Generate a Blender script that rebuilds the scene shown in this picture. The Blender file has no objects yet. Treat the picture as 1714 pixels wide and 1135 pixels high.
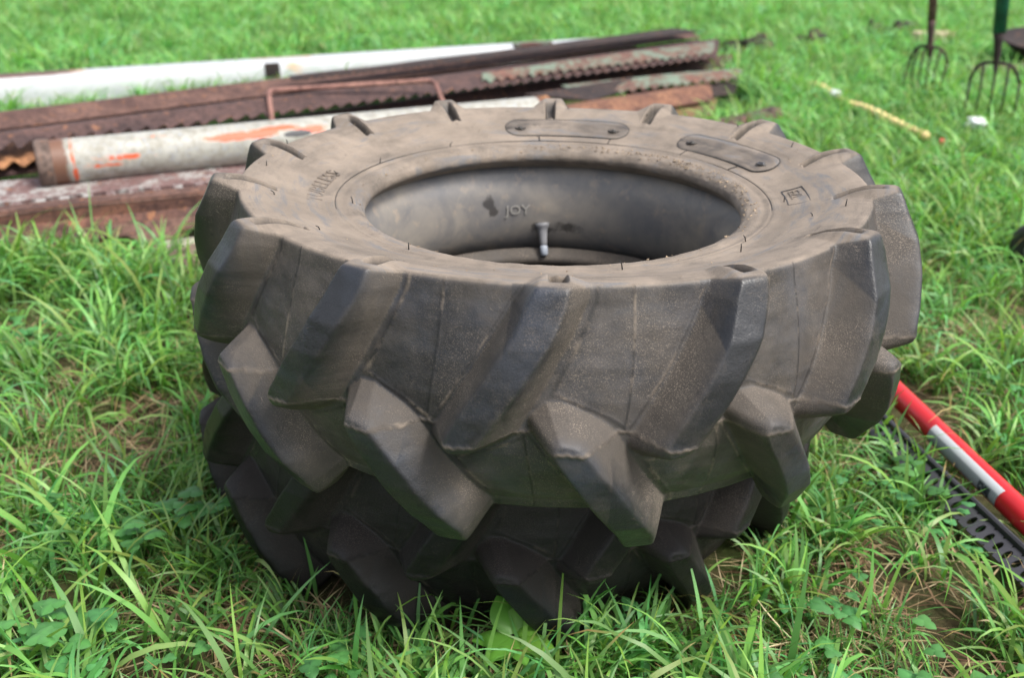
import bpy, math, random
import numpy as np
from mathutils import Vector, Matrix, noise as mnoise

sc = bpy.context.scene
COL = sc.collection
R = math.radians
rng = np.random.default_rng(7)
random.seed(7)

# ------------------------------------------------------------------ camera, sky, sun, exposure
PITCH, ROLL, CAM_Y, CAM_Z = 0.4487, -0.00866, -1.5805, 1.1315
cam_d = bpy.data.cameras.new('camera')
cam = bpy.data.objects.new('camera', cam_d)
COL.objects.link(cam)
cam.matrix_world = (Matrix.Translation((0, CAM_Y, CAM_Z)) @ Matrix.Rotation(math.pi / 2 - PITCH, 4, 'X')
                    @ Matrix.Rotation(-ROLL, 4, 'Z'))
cam_d.sensor_width = 36
cam_d.lens = 36 * 1559.34 / 1714
cam_d.clip_start = 0.05
cam_d.clip_end = 600
cam_d.dof.use_dof = True
cam_d.dof.focus_distance = 1.30
cam_d.dof.aperture_fstop = 3.6
sc.camera = cam

SUN_EL, SUN_AZ = R(56), R(122)          # azimuth clockwise from +Y
world = bpy.data.worlds.new('World')
sc.world = world
world.use_nodes = True
wn = world.node_tree
bg = wn.nodes['Background']
sky = wn.nodes.new('ShaderNodeTexSky')
sky.sky_type = 'NISHITA'
sky.sun_disc = False
sky.sun_elevation = SUN_EL
sky.sun_rotation = SUN_AZ
sky.air_density = 1.0
sky.dust_density = 3.0
sky.ozone_density = 0.6
hs = wn.nodes.new('ShaderNodeHueSaturation')
hs.inputs['Saturation'].default_value = 0.45
wn.links.new(sky.outputs[0], hs.inputs['Color'])
wn.links.new(hs.outputs[0], bg.inputs[0])
bg.inputs[1].default_value = 0.135
sun_d = bpy.data.lights.new('sun', 'SUN')
sun_d.energy = 2.1
sun_d.angle = R(17)
sun_d.color = (1.0, 0.965, 0.91)
sun = bpy.data.objects.new('sun', sun_d)
sd = Vector((math.sin(SUN_AZ) * math.cos(SUN_EL), math.cos(SUN_AZ) * math.cos(SUN_EL), math.sin(SUN_EL)))
sun.rotation_euler = sd.to_track_quat('Z', 'Y').to_euler()
COL.objects.link(sun)
sc.view_settings.view_transform = 'Standard'
sc.view_settings.look = 'None'
sc.view_settings.gamma = 1
sc.view_settings.use_curve_mapping = False
sc.view_settings.exposure = 0.92
sc.cycles.max_bounces = 6
sc.cycles.diffuse_bounces = 3
sc.cycles.glossy_bounces = 2
sc.cycles.transmission_bounces = 3


# ------------------------------------------------------------------ helpers
def at(u, v, z):
    """plan position of the point at height z seen at photo pixel (u, v): survey helper for placing things"""
    x = (u - 857); y = -(v - 567.5)
    c, s = math.cos(ROLL), math.sin(ROLL)
    uu = c * x - s * y; vv = -s * x - c * y
    f = 1559.34
    dx = uu / f
    dy = math.cos(PITCH) - vv / f * math.sin(PITCH)
    dz = -math.sin(PITCH) - vv / f * math.cos(PITCH)
    t = (z - CAM_Z) / dz
    return Vector((dx * t, CAM_Y + dy * t, z))


def mesh(name, verts, faces, mat, parent=None, smooth=False, attrs=None, normals=None):
    me = bpy.data.meshes.new(name)
    verts = np.asarray(verts, dtype=np.float32)
    if isinstance(faces, np.ndarray):
        nv, nf, k = len(verts), len(faces), faces.shape[1]
        me.vertices.add(nv)
        me.vertices.foreach_set('co', verts.ravel())
        me.loops.add(nf * k)
        me.loops.foreach_set('vertex_index', faces.astype(np.int32).ravel())
        me.polygons.add(nf)
        me.polygons.foreach_set('loop_start', np.arange(0, nf * k, k, dtype=np.int32))
        me.update(calc_edges=True)
    else:
        me.from_pydata([tuple(map(float, v)) for v in verts], [], faces)
    me.validate()
    if smooth:
        me.polygons.foreach_set('use_smooth', np.ones(len(me.polygons), dtype=bool))
    for k, a in (attrs or {}).items():
        a = np.asarray(a, dtype=np.float32)
        if a.ndim == 1:
            at_ = me.attributes.new(k, 'FLOAT', 'POINT'); at_.data.foreach_set('value', a)
        else:
            at_ = me.attributes.new(k, 'FLOAT_COLOR', 'POINT')
            at_.data.foreach_set('color', np.c_[a, np.ones(len(a))].astype(np.float32).ravel())
    if normals is not None:
        me.normals_split_custom_set_from_vertices([tuple(n) for n in normals.tolist()])
    me.materials.append(mat)
    o = bpy.data.objects.new(name, me)
    COL.objects.link(o)
    if parent: o.parent = parent
    return o


def tag(o, label=None, cat=None, group=None, kind=None):
    if label: o['label'] = label
    if cat: o['category'] = cat
    if group: o['group'] = group
    if kind: o['kind'] = kind
    return o


def thing(name, label, cat, loc=(0, 0, 0), group=None):
    o = bpy.data.objects.new(name, None)
    COL.objects.link(o)
    o.location = loc
    o.empty_display_size = 0.05
    bpy.context.view_layer.update()
    return tag(o, label, cat, group)


def local(o):
    """children are built in world coordinates, then moved under their Empty"""
    for c in o.children_recursive:
        if c.parent == o:
            c.matrix_parent_inverse = Matrix.Translation(-Vector(o.location))


class MB:
    def __init__(s): s.v = []; s.f = []
    def add(s, vs, fs):
        b = len(s.v); s.v += [Vector(v) for v in vs]; s.f += [[b + i for i in f] for f in fs]
    def build(s, name, mat, parent=None, smooth=False, bevel=0.0):
        o = mesh(name, [tuple(v) for v in s.v], s.f, mat, parent, smooth)
        if bevel:
            m = o.modifiers.new('bevel', 'BEVEL'); m.width = bevel; m.segments = 2; m.limit_method = 'ANGLE'
        return o
    def loft(s, rings, closed=True, cap=True):
        n = len(rings[0]); b = len(s.v)
        for r in rings: s.v += [Vector(p) for p in r]
        for i in range(len(rings) - 1):
            for j in range(n if closed else n - 1):
                k = (j + 1) % n
                s.f.append([b + i * n + j, b + i * n + k, b + (i + 1) * n + k, b + (i + 1) * n + j])
        if cap:
            s.f.append([b + j for j in range(n)][::-1])
            s.f.append([b + (len(rings) - 1) * n + j for j in range(n)])
    def tube(s, pts, rad, n=12, cap=True):
        pts = [Vector(p) for p in pts]
        rad = rad if isinstance(rad, (list, tuple)) else [rad] * len(pts)
        rings = []; up = None
        for i, p in enumerate(pts):
            d = (pts[min(i + 1, len(pts) - 1)] - pts[max(i - 1, 0)]).normalized()
            if up is None:
                up = Vector((0, 0, 1)) if abs(d.z) < .9 else Vector((1, 0, 0))
            a = d.cross(up).normalized(); bb = a.cross(d).normalized(); up = bb
            rings.append([p + (a * math.cos(t) + bb * math.sin(t)) * rad[i] for t in
                          [2 * math.pi * k / n for k in range(n)]])
        s.loft(rings, True, cap)
    def bar(s, p0, p1, prof, up=Vector((0, 0, 1)), nseg=1, wob=0):
        """extrude a closed 2-d profile [(side, up)] from p0 to p1"""
        p0, p1 = Vector(p0), Vector(p1)
        d = (p1 - p0).normalized(); a = d.cross(up).normalized(); b = a.cross(d).normalized()
        rings = []
        for i in range(nseg + 1):
            t = i / nseg; p = p0.lerp(p1, t)
            if wob: p = p + b * wob * mnoise.noise(Vector((t * 4, p0.x * 3, p0.y))) + a * wob * mnoise.noise(Vector((t * 3, p0.x * 5, 9)))
            rings.append([p + a * x + b * y for x, y in prof])
        s.loft(rings, True, True)


# ------------------------------------------------------------------ materials
def new_mat(name):
    m = bpy.data.materials.new(name); m.use_nodes = True
    nt = m.node_tree; nt.nodes.clear()
    out = nt.nodes.new('ShaderNodeOutputMaterial')
    return m, nt, out


class NT:
    def __init__(s, name):
        s.m, s.nt, s.out = new_mat(name)
    def n(s, t, **kw):
        nd = s.nt.nodes.new('ShaderNode' + t)
        for k, v in kw.items():
            if k.startswith('i_'):
                nd.inputs[k[2:].replace('_', ' ')].default_value = v
            else: setattr(nd, k, v)
        return nd
    def l(s, a, b): s.nt.links.new(a, b)
    def pos(s): return s.n('NewGeometry').outputs['Position']
    def objc(s): return s.n('TexCoord').outputs['Object']
    def noise(s, vec, scale, detail=4, rough=.55, dist=0):
        nd = s.n('TexNoise'); nd.inputs['Scale'].default_value = scale; nd.inputs['Detail'].default_value = detail
        nd.inputs['Roughness'].default_value = rough; nd.inputs['Distortion'].default_value = dist
        s.l(vec, nd.inputs['Vector']); return nd.outputs['Fac']
    def ramp(s, fac, pts):
        nd = s.n('ValToRGB'); e = nd.color_ramp.elements
        while len(e) < len(pts): e.new(.5)
        for i, (p, c) in enumerate(pts):
            e[i].position = p; e[i].color = (c, c, c, 1) if isinstance(c, (int, float)) else (*c, 1)
        s.l(fac, nd.inputs[0]); return nd.outputs[0]
    def mix(s, fac, a, b, mode='MIX'):
        nd = s.n('MixRGB', blend_type=mode)
        for v, i in ((fac, 0), (a, 1), (b, 2)):
            if isinstance(v, (int, float)): nd.inputs[i].default_value = v if i == 0 else (v, v, v, 1)
            elif isinstance(v, tuple): nd.inputs[i].default_value = (*v, 1)
            else: s.l(v, nd.inputs[i])
        return nd.outputs[0]
    def math(s, op, a, b=0.0, c=None):
        nd = s.n('Math', operation=op)
        for v, i in ((a, 0), (b, 1), (c, 2)):
            if v is None: continue
            if isinstance(v, (int, float)): nd.inputs[i].default_value = v
            else: s.l(v, nd.inputs[i])
        return nd.outputs[0]
    def attr(s, name, t='GEOMETRY'):
        return s.n('Attribute', attribute_name=name, attribute_type=t)
    def bsdf(s, col, rough=.6, metal=0, bump=None, bstr=.3, bdist=.002, spec=.5):
        b = s.n('BsdfPrincipled')
        for v, k in ((col, 'Base Color'), (rough, 'Roughness'), (metal, 'Metallic'), (spec, 'Specular IOR Level')):
            if isinstance(v, (int, float)): b.inputs[k].default_value = v
            elif isinstance(v, tuple): b.inputs[k].default_value = (*v, 1)
            else: s.l(v, b.inputs[k])
        if bump is not None:
            bn = s.n('Bump'); bn.inputs['Strength'].default_value = bstr; bn.inputs['Distance'].default_value = bdist
            s.l(bump, bn.inputs['Height']); s.l(bn.outputs[0], b.inputs['Normal'])
        s.l(b.outputs[0], s.out.inputs[0])
        return b


def simple(name, col, rough=.6, metal=0, var=.25, scale=20):
    k = NT(name); p = k.pos()
    n1 = k.noise(p, scale, 5)
    dark = tuple(c * (1 - var) for c in col); light = tuple(min(1, c * (1 + var)) for c in col)
    k.bsdf(k.ramp(n1, [(.3, dark), (.7, light)]), rough, metal, n1, .3, .002)
    return k.m


def rubber(name, base, dusty, dustmul=1.0, blue_sheen=(.050, .058, .078), filmc=(.078, .066, .055), spec=.45):
    k = NT(name); p = k.pos()
    big = k.noise(p, 4.0, 4, .55, .3)
    mid = k.noise(p, 14, 6, .62, .4)
    fine = k.noise(p, 420, 3, .7)
    grit = k.noise(p, 700, 2, .6)
    mask_r = k.noise(p, 9, 4, .6)
    darker = tuple(c * .60 for c in base)
    col = k.mix(k.ramp(mid, [(.32, 0.), (.70, 1.)]), darker, base)
    col = k.mix(k.math('MULTIPLY', k.ramp(k.noise(p, 6, 5, .6, .8), [(.48, 0.), (.68, 1.)]), .60), col, blue_sheen)  # bluish sky sheen painted into the rubber colour in patches
    fl = k.attr('film').outputs['Fac']
    fn = k.math('ADD', fl, k.math('MULTIPLY', k.math('SUBTRACT', k.noise(p, 5, 6, .62, .5), .5), 1.1))
    fn = k.math('ADD', fn, k.math('MULTIPLY', k.math('SUBTRACT', k.noise(p, 55, 5, .7), .5), .5))
    film = k.ramp(fn, [(.12, 0.), (.78, .88)])
    col = k.mix(film, col, filmc)
    # dust wiped into streaks round the sidewall
    oc = k.objc(); sx = k.n('SeparateXYZ'); k.l(oc, sx.inputs[0])
    rad = k.math('SQRT', k.math('ADD', k.math('MULTIPLY', sx.outputs[0], sx.outputs[0]), k.math('MULTIPLY', sx.outputs[1], sx.outputs[1])))
    nrm = k.n('VectorMath', operation='NORMALIZE')
    cx = k.n('CombineXYZ'); k.l(sx.outputs[0], cx.inputs[0]); k.l(sx.outputs[1], cx.inputs[1]); k.l(cx.outputs[0], nrm.inputs[0])
    sc2 = k.n('VectorMath', operation='SCALE'); sc2.inputs['Scale'].default_value = 2.2; k.l(nrm.outputs[0], sc2.inputs[0])
    s3 = k.n('SeparateXYZ'); k.l(sc2.outputs[0], s3.inputs[0])
    c3 = k.n('CombineXYZ'); k.l(s3.outputs[0], c3.inputs[0]); k.l(s3.outputs[1], c3.inputs[1]); k.l(k.math('MULTIPLY', rad, 26.0), c3.inputs[2])
    streak = k.noise(c3.outputs[0], 1.6, 6, .68, .5)
    d = k.attr('dust').outputs['Fac']
    dn = k.math('MULTIPLY', k.math('ADD', d, k.math('MULTIPLY', k.math('SUBTRACT', big, .5), .8)), dustmul)
    dn = k.math('ADD', dn, k.math('MULTIPLY', k.math('SUBTRACT', streak, .5), k.ramp(d, [(.25, .12), (.65, 1.5)])))
    dfac = k.ramp(k.math('ADD', dn, k.math('MULTIPLY', k.math('SUBTRACT', mid, .5), .8)), [(.22, 0.), (.95, 1.)])
    dcol = k.mix(k.ramp(mid, [(.35, 0.), (.65, 1.)]), tuple(c * .74 for c in dusty), dusty)
    dcol = k.mix(k.ramp(streak, [(.53, 0.), (.66, .75)]), dcol, (.125, .135, .15))
    dcol = k.mix(k.ramp(k.noise(p, 3.1, 6, .7, .6), [(.50, 0.), (.64, .6)]), dcol, tuple(c * .5 for c in dusty))
    col = k.mix(k.math('MULTIPLY', dfac, k.ramp(d, [(.45, .45), (.65, .95)])), col, dcol)
    sp = k.math('MULTIPLY', k.ramp(grit, [(.56, 0.), (.64, 1.)]), k.ramp(mask_r, [(.42, .10), (.60, 1.)]))
    col = k.mix(k.math('MULTIPLY', k.math('MULTIPLY', sp, k.math('ADD', film, .25)), .75), col, tuple(min(1, c * 1.1) for c in dusty))
    sm = k.attr('seam').outputs['Fac']
    col = k.mix(k.math('MULTIPLY', k.ramp(sm, [(.2, 0.), (.7, 1.)]), .6), col, tuple(c * .35 for c in base))
    col = k.mix(k.math('MULTIPLY', k.ramp(sm, [(.15, 0.), (.6, 1.)]), k.ramp(k.noise(p, 18, 5, .7), [(.48, 0.), (.62, .75)])), col, tuple(c * .8 for c in dusty))
    # lint and dried stalks stuck on: thin pale threads
    vo = k.n('TexNoise'); vo.inputs['Scale'].default_value = 26; vo.inputs['Detail'].default_value = 3; vo.inputs['Distortion'].default_value = 2.2; k.l(p, vo.inputs['Vector'])
    th_ = k.math('ABSOLUTE', k.math('SUBTRACT', vo.outputs['Fac'], .5))
    col = k.mix(k.math('MULTIPLY', k.ramp(th_, [(.0, 1.), (.006, 0.)]), k.ramp(k.noise(p, 11, 3), [(.60, 0.), (.68, .6)])), col, tuple(min(1, c * 1.3) for c in dusty))
    col = k.mix(k.math('MULTIPLY', k.ramp(k.noise(p, 30, 5, .7, 1.0), [(.64, 0.), (.72, 1.)]), .45), col, tuple(c * .35 for c in base))
    bmp = k.math('ADD', k.math('MULTIPLY', fine, .5), k.math('MULTIPLY', k.noise(p, 90, 5, .7), 1.0))
    rough = k.mix(k.math('MAXIMUM', dfac, film), .31, .85)
    k.bsdf(col, rough, 0, bmp, .55, .0016, spec)
    return k.m


M_TYRE = rubber('rubber_dusty_brown', (.027, .028, .032), (.275, .222, .175))
M_TYRE2 = rubber('rubber_dark', (.011, .0105, .0115), (.075, .060, .050), .4, (.015, .017, .022), (.027, .0225, .020), .26)  # darkened copy: shade below the upper tyre is put into the colour
M_TUBE = None


def rust(name, a=(.10, .045, .032), b=(.20, .085, .045), paint=None, pamt=.55, seed=0.):
    k = NT(name); g = k.pos()
    mp = k.n('Mapping'); mp.inputs['Location'].default_value = (seed, seed * 2.3, seed * .7)
    k.l(g, mp.inputs[0]); p = mp.outputs[0]
    n1 = k.noise(p, 6, 6, .65, .4); n2 = k.noise(p, 45, 5, .7)
    col = k.mix(k.ramp(n1, [(.38, 0.), (.64, 1.)]), a, b)
    col = k.mix(k.ramp(n2, [(.45, 0.), (.62, .8)]), col, tuple(c * .45 for c in a))
    col = k.mix(k.math('MULTIPLY', k.ramp(k.noise(p, 22, 5, .7), [(.60, 0.), (.70, 1.)]), .7), col, (.40, .17, .07))
    if paint:
        col = k.mix(k.ramp(k.math('ADD', k.math('MULTIPLY', k.noise(p, 5, 7, .75, .6), .6), k.math('MULTIPLY', k.noise(p, 34, 6, .75), .4)), [(1 - pamt, 0.), (1 - pamt + .07, .9)]), col, paint)
    k.bsdf(col, .78, 0, n2, .5, .003, .35)
    return k.m


RUST1 = rust('rust_purple', (.066, .040, .038), (.125, .070, .060), seed=1)
RUST2 = rust('rust_red', (.090, .048, .040), (.18, .098, .075), seed=4)
RUST3 = rust('rust_orange', (.16, .07, .04), (.40, .19, .085), seed=7)
RUSTG = rust('rust_green_paint', (.12, .062, .05), (.20, .10, .075), (.16, .22, .165), .52, seed=9)
RUSTW = rust('rust_grey_flake', (.17, .10, .095), (.20, .12, .11), (.36, .35, .33), .52, seed=12)
RUSTD = rust('rust_dark', (.030, .022, .022), (.055, .035, .03), seed=15)

# ------------------------------------------------------------------ the tyre
NP = 112                 # columns per lug pitch
NL = 14                  # lugs per row
NC = NP * NL
RF = 0.58                # radius that turns angle into metres

# carcass profile, outer side, from upper bead toe to centre line: (r, w, lug_r, lug_w)
half = [(.3480, .0960), (.3350, .1060), (.3270, .1130), (.3250, .1190), (.3262, .1260), (.3310, .1325), (.3380, .1370), (.3455, .1395), (.3545, .1405),
        (.3620, .1395), (.3700, .1425), (.3734, .1435), (.3900, .1450), (.4200, .1530), (.4500, .1640),
        (.4700, .1725), (.4900, .1795), (.5050, .1828), (.5180, .1842), (.5250, .1845), (.5282, .1800),
        (.5330, .1600), (.5440, .1300), (.5570, .0850), (.5670, .0400), (.5700, .0)]
lughalf = [h for h in half[:-11]] + [(.4715, .1765), (.4970, .1875), (.5220, .1950), (.5440, .1970), (.5640, .1975),
           (.5700, .1925), (.5840, .1640), (.6030, .1300), (.6160, .0850), (.6220, .0400), (.6240, .0)]
assert len(lughalf) == len(half)


def resample(P, L, step):
    P = np.array(P); L = np.array(L)
    d = np.r_[0, np.cumsum(np.linalg.norm(np.diff(P, axis=0), axis=1))]
    n = int(round(d[-1] / step)); t = np.linspace(0, d[-1], n + 1)
    # smooth interpolation (Catmull-like through dense linear + box blur)
    f = lambda A: np.stack([np.interp(t, d, A[:, 0]), np.interp(t, d, A[:, 1])], 1)
    def blur(A, w=5):
        B = A.copy()
        for _ in range(1):
            C = B.copy(); C[1:-1] = (B[:-2] + 2 * B[1:-1] + B[2:]) / 4; B = C
        return B
    return blur(f(P)), blur(f(L)), d[-1] - t


Pc, Pl, qh = resample(half, lughalf, .0023)
P0 = np.vstack([Pc, (Pc * [1, -1])[::-1][1:]])
P1 = np.vstack([Pl, (Pl * [1, -1])[::-1][1:]])
for _r in range(len(Pc), len(P0)):        # the lower shoulder is drawn in between the lugs, the lower lug tips are not
    w0, r0_ = abs(P0[_r, 1]), P0[_r, 0]
    cut = .20 * min(1, max(0, (w0 - .03) / .13)) * min(1, max(0, (r0_ - .40) / .06))
    same = abs(P1[_r, 0] - r0_) < .001
    P0[_r, 1] *= 1 - cut
    P1[_r, 1] *= (1 - cut) if same else 1 - .05 * min(1, max(0, (w0 - .1) / .08)) - cut * max(0, 1 - (P1[_r, 0] - r0_) / .02)
q = np.r_[qh, -qh[::-1][1:]]             # arc distance from the centre line, + up
NR = len(q)
Q_EDGE = float(np.interp(.525, Pc[::1, 0], qh)) if False else float(qh[np.argmin(abs(Pc[:, 0] - .5250))])


def softclamp(y, e=.005):
    v = .5 * (np.sqrt(y * y + e) - np.sqrt((y - 1) ** 2 + e))
    lo = .5 * (np.sqrt(.16 + e) - np.sqrt(1.96 + e)); hi = .5 * (np.sqrt(1.4 ** 2 + e) - np.sqrt(.16 + e))
    return np.clip((v - lo) / (hi - lo), 0, 1)


def smin(a, b, k):
    h = np.clip(.5 + .5 * (b - a) / k, 0, 1)
    return b * (1 - h) + a * h - k * h * (1 - h)


def lug_mask(x, qq):
    """x: metres round the tyre from the lug's shoulder centre, qq: arc distance from centre line (towards the lug's shoulder)"""
    t = np.clip((Q_EDGE - qq) / (Q_EDGE + .025), 0, 1.3)
    xc = -.118 * t ** 1.12
    hb = np.interp(qq, [-.03, .06, Q_EDGE - .02, Q_EDGE, Q_EDGE + .02, Q_EDGE + .050, Q_EDGE + .066], [.054, .053, .048, .042, .035, .018, .006])
    tn = .90
    dl = (x - (xc - hb)) * tn
    dr = ((xc + hb) - x) * tn
    flL = np.interp(qq, [0, Q_EDGE, Q_EDGE + .05], [.020, .014, .010]); flR = np.interp(qq, [0, Q_EDGE, Q_EDGE + .05], [.040, .026, .012])
    a = dl / flL; b = dr / flR
    u = x - xc
    wend = -.040 + .60 * np.maximum(u - .010, 0) + .50 * np.maximum(-u - .012, 0)
    c = (qq - wend) / .027
    m = smin(smin(a, b, .20), c, .75)
    return softclamp(m), m, xc, a, b, c


phi = np.arange(NC) * 2 * math.pi / NC
xrow = (np.arange(NC) / NP)
QQ = q[:, None] * np.ones((1, NC))
M = np.zeros((NR, NC)); ID = -np.ones((NR, NC), dtype=int); RAW = np.full((NR, NC), -9.0); SLOT = np.zeros((NR, NC)); FL = np.zeros((NR, NC)); CR = np.zeros((NR, NC))
for row in (0, 1):
    qq = QQ if row == 0 else -QQ
    off = 0 if row == 0 else NP // 2
    base = (np.arange(NC) - off)
    # position relative to nearest lug, window [-.62, .38] pitch (lug leans to -x)
    rel = ((base + NP * .735) % NP) - NP * .735
    x = rel * (2 * math.pi / NC) * RF * np.ones((NR, 1))
    wn = .0016 * np.sin(QQ * 19 + phi[None, :] * 5 + row) + .0003 * np.sin(QQ * 83 + phi[None, :] * 17 + 2 * row)
    m, raw, xc, fa, fb, fcc = lug_mask(x + wn, qq + .6 * np.roll(wn, 37, 1))
    inl = (m > -.2)
    FL = np.maximum(FL, inl * (np.clip(1.25 - fb, 0, 1) * .9 * (fa > .4)))
    if row: FL = np.maximum(FL, inl * np.clip(1.2 - fcc, 0, 1) * .30)
    CR = np.maximum(CR, (m > .8) * 1.0)
    k = np.round((base - rel) / NP).astype(int) % NL
    better = m > M
    ID = np.where(better & (m > .0), row * NL + k[None, :], ID)
    M = np.maximum(M, m)
    RAW = np.maximum(RAW, raw)
    sl = softclamp(smin((.0135 - np.abs(x)) / .0050, (np.minimum(qq - (Q_EDGE + .0055), Q_EDGE + .060 - qq)) / .008, .4))
    SLOT = np.maximum(SLOT, sl * (qq > 0))
Rr = P0[:, 0:1] * (1 - M) + P1[:, 0:1] * M
Ww = P0[:, 1:2] * (1 - M) + P1[:, 1:2] * M
Ww = Ww - np.sign(q)[:, None] * SLOT * .0240
Rr = Rr - SLOT * .002
# fine mould lines: one across the carcass per half pitch, one along the centre, one round each lug foot
seam = np.zeros((NR, NC))
for row in (0, 1):
    qq = QQ if row == 0 else -QQ
    col = (np.arange(NC) - (0 if row == 0 else NP // 2)) % NP
    tgt = (NP * .40 - np.clip((Q_EDGE - qq) / .2, 0, 1) ** 2 * NP * .06)
    ln = np.clip(1 - np.abs(col[None, :] - tgt) / 1.3, 0, 1) * ((qq > .004) & (qq < Q_EDGE - .002)) * (M < .02)
    seam = np.maximum(seam, ln)
foot = np.exp(-((RAW + .38) / .13) ** 2) * (np.abs(QQ) < Q_EDGE - .002)
seam = np.maximum(seam, foot * .62)
wav = .0012 * np.sin(np.arange(NC) * 2 * math.pi / NP * 7)[None, :] + .0008 * np.sin(np.arange(NC) * 2 * math.pi / NP * 23)[None, :]
cen = np.clip(1 - np.abs(QQ - wav) / .0042, 0, 1)
seam = np.maximum(seam, cen * .75)
Rr = Rr + seam * .0010 * (np.abs(QQ) < Q_EDGE) + cen * .0009
# low-frequency unevenness of the worn rubber
th = phi[None, :]
groove = np.clip(1 - np.abs(np.abs(q) - float(qh[np.argmin(abs(Pc[:, 0] - .3740))])) / .0028, 0, 1)[:, None] * (1 + 0 * th)
Ww = Ww - np.sign(q)[:, None] * groove * .0016
nick = np.array([[mnoise.noise(Vector((math.cos(t) * 22, math.sin(t) * 22, i * .16))) for t in phi[::4]] for i in range(0, NR, 3)])
nick = np.repeat(np.repeat(nick, 4, axis=1), 3, axis=0)[:NR]
for _ in range(2):
    nick = (nick + np.roll(nick, 1, 1) + np.roll(nick, -1, 1)) / 3
    nick[1:-1] = (nick[:-2] + nick[1:-1] + nick[2:]) / 3
Rr = Rr + nick * .0007 * (np.abs(QQ) < Q_EDGE)
Rr = Rr + .0022 * np.sin(3 * th + 1) * np.clip((Rr - .33) / .1, 0, 1)
Ww = Ww + .0016 * np.sin(5 * th + 2) * np.clip((Rr - .33) / .1, 0, 1)
bead_n = np.array([[mnoise.noise(Vector((math.cos(t) * 16, math.sin(t) * 16, i * .25))) for t in phi[::4]] for i in range(0, 40)])
bead_n = np.repeat(bead_n, 4, axis=1)
kk = min(40, NR)
fade = np.clip(1 - np.abs(np.arange(kk) - 18) / 18., 0, 1)[:, None]
Ww[:kk] += bead_n[:kk] * fade * .0022
Ww = Ww + .012 * np.clip((.372 - Rr) / .03, 0, 1) * (q[:, None] < 0)      # the lower bead has crept up
X = Rr * np.cos(th); Y = Rr * np.sin(th); Z = Ww
V = np.stack([X, Y, Z], -1)
dU = np.roll(V, -1, 1) - np.roll(V, 1, 1)
dV = np.gradient(V, axis=0)
Nn = np.cross(dV, dU); Nn /= np.linalg.norm(Nn, axis=-1, keepdims=True) + 1e-12
side = (Nn[..., 0] * X + Nn[..., 1] * Y)[NR // 2].mean()
if side < 0: Nn = -Nn
# dust settles on the sidewall and on ledges
DUST = np.clip(np.interp(P0[:, 0], [.33, .36, .50, .5235, .5285, .57], [.85, 1.0, .98, .88, .10, .05])[:, None] + 0 * M, 0, 1)
DUST = np.where(np.abs(QQ) < Q_EDGE, DUST - .10 - .16 * M, DUST - .12 * M)
CR = np.clip((RAW - .75) / .5, 0, 1) * (M > .5)
FILM = .38 * (1 - np.clip(M, 0, 1)) + .06 * M + .60 * FL * (M > .02)
FILM = FILM * (1 - .75 * CR) + .40 * cen * (np.abs(QQ) < Q_EDGE) + .45 * (np.abs(QQ) >= Q_EDGE)
DUST = DUST + .55 * cen - .75 * SLOT + .40 * FL * (np.abs(QQ) < Q_EDGE)
DUST = np.where((QQ < -Q_EDGE + .02), .2, DUST)

idx = np.arange(NR * NC).reshape(NR, NC)
f00 = idx[:-1, :]; f10 = idx[1:, :]; f11 = np.roll(idx, -1, 1)[1:, :]; f01 = np.roll(idx, -1, 1)[:-1, :]
faces = np.stack([f00, f10, f11, f01], -1).reshape(-1, 4)
fid = np.where(M > .004, ID, -1)
# a face belongs to a lug when any of its corners does
fc = np.stack([fid[:-1], fid[1:], np.roll(fid, -1, 1)[1:], np.roll(fid, -1, 1)[:-1]], -1).max(-1).reshape(-1)
Vf = V.reshape(-1, 3); Nf = Nn.reshape(-1, 3); Df = DUST.reshape(-1); Ff = FILM.reshape(-1); Sf = seam.reshape(-1)


def submesh(name, sel, mat, mirror=False):
    fs = faces[sel]
    u, inv = np.unique(fs, return_inverse=True)
    inv = inv.reshape(fs.shape)
    me = mesh(name, Vf[u], inv, mat, None, True, {'dust': Df[u], 'seam': Sf[u], 'film': Ff[u]}, Nf[u])
    return me


INNER = [(.3480, .0960), (.3560, .0960), (.3620, .1000), (.3800, .122), (.4200, .138), (.4700, .150), (.5100, .148),
         (.5350, .120), (.5480, .070), (.5530, .0)]
inn = np.array(INNER + [(r, -w) for r, w in INNER[::-1][1:]])


def revolve(prof, n, closed=False):
    a = np.linspace(0, 2 * math.pi, n, endpoint=False)
    v = np.stack([prof[:, 0:1] * np.cos(a), prof[:, 0:1] * np.sin(a), prof[:, 1:2] + 0 * a], -1).reshape(-1, 3)
    k = len(prof); i = np.arange(k * n).reshape(k, n)
    j = i if not closed else np.vstack([i, i[:1]])
    f = np.stack([j[:-1], j[1:], np.roll(j, -1, 1)[1:], np.roll(j, -1, 1)[:-1]], -1).reshape(-1, 4)
    return v, f


vi, fi = revolve(inn, 220)
ZC1 = .700 - .187
ZC2 = ZC1 - .330
C1 = Vector((.068, 0, ZC1)); C2 = Vector((.068 - .078, .155, ZC2))
PH1 = -math.pi / 2 - .0237
PH2 = -math.pi / 2 - .0237 + .004


tyre1 = thing('tractor_tyre', 'brown dusty tractor tyre on top of the stack, an inner tube in its hole', 'tyre', C1,
              'two tractor tyres stacked flat')
tyre1.rotation_euler = (0, 0, PH1)
carc = submesh('carcass', fc < 0, M_TYRE); carc.parent = tyre1
liner = mesh('inner_liner', vi, fi[:, ::-1], RUSTD if False else M_TYRE2, tyre1, True, {'dust': np.zeros(len(vi)), 'seam': np.zeros(len(vi))})
lugs = []
for k in range(2 * NL):
    o = submesh('tread_lug', fc == k, M_TYRE); o.parent = tyre1; lugs.append(o)
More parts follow.
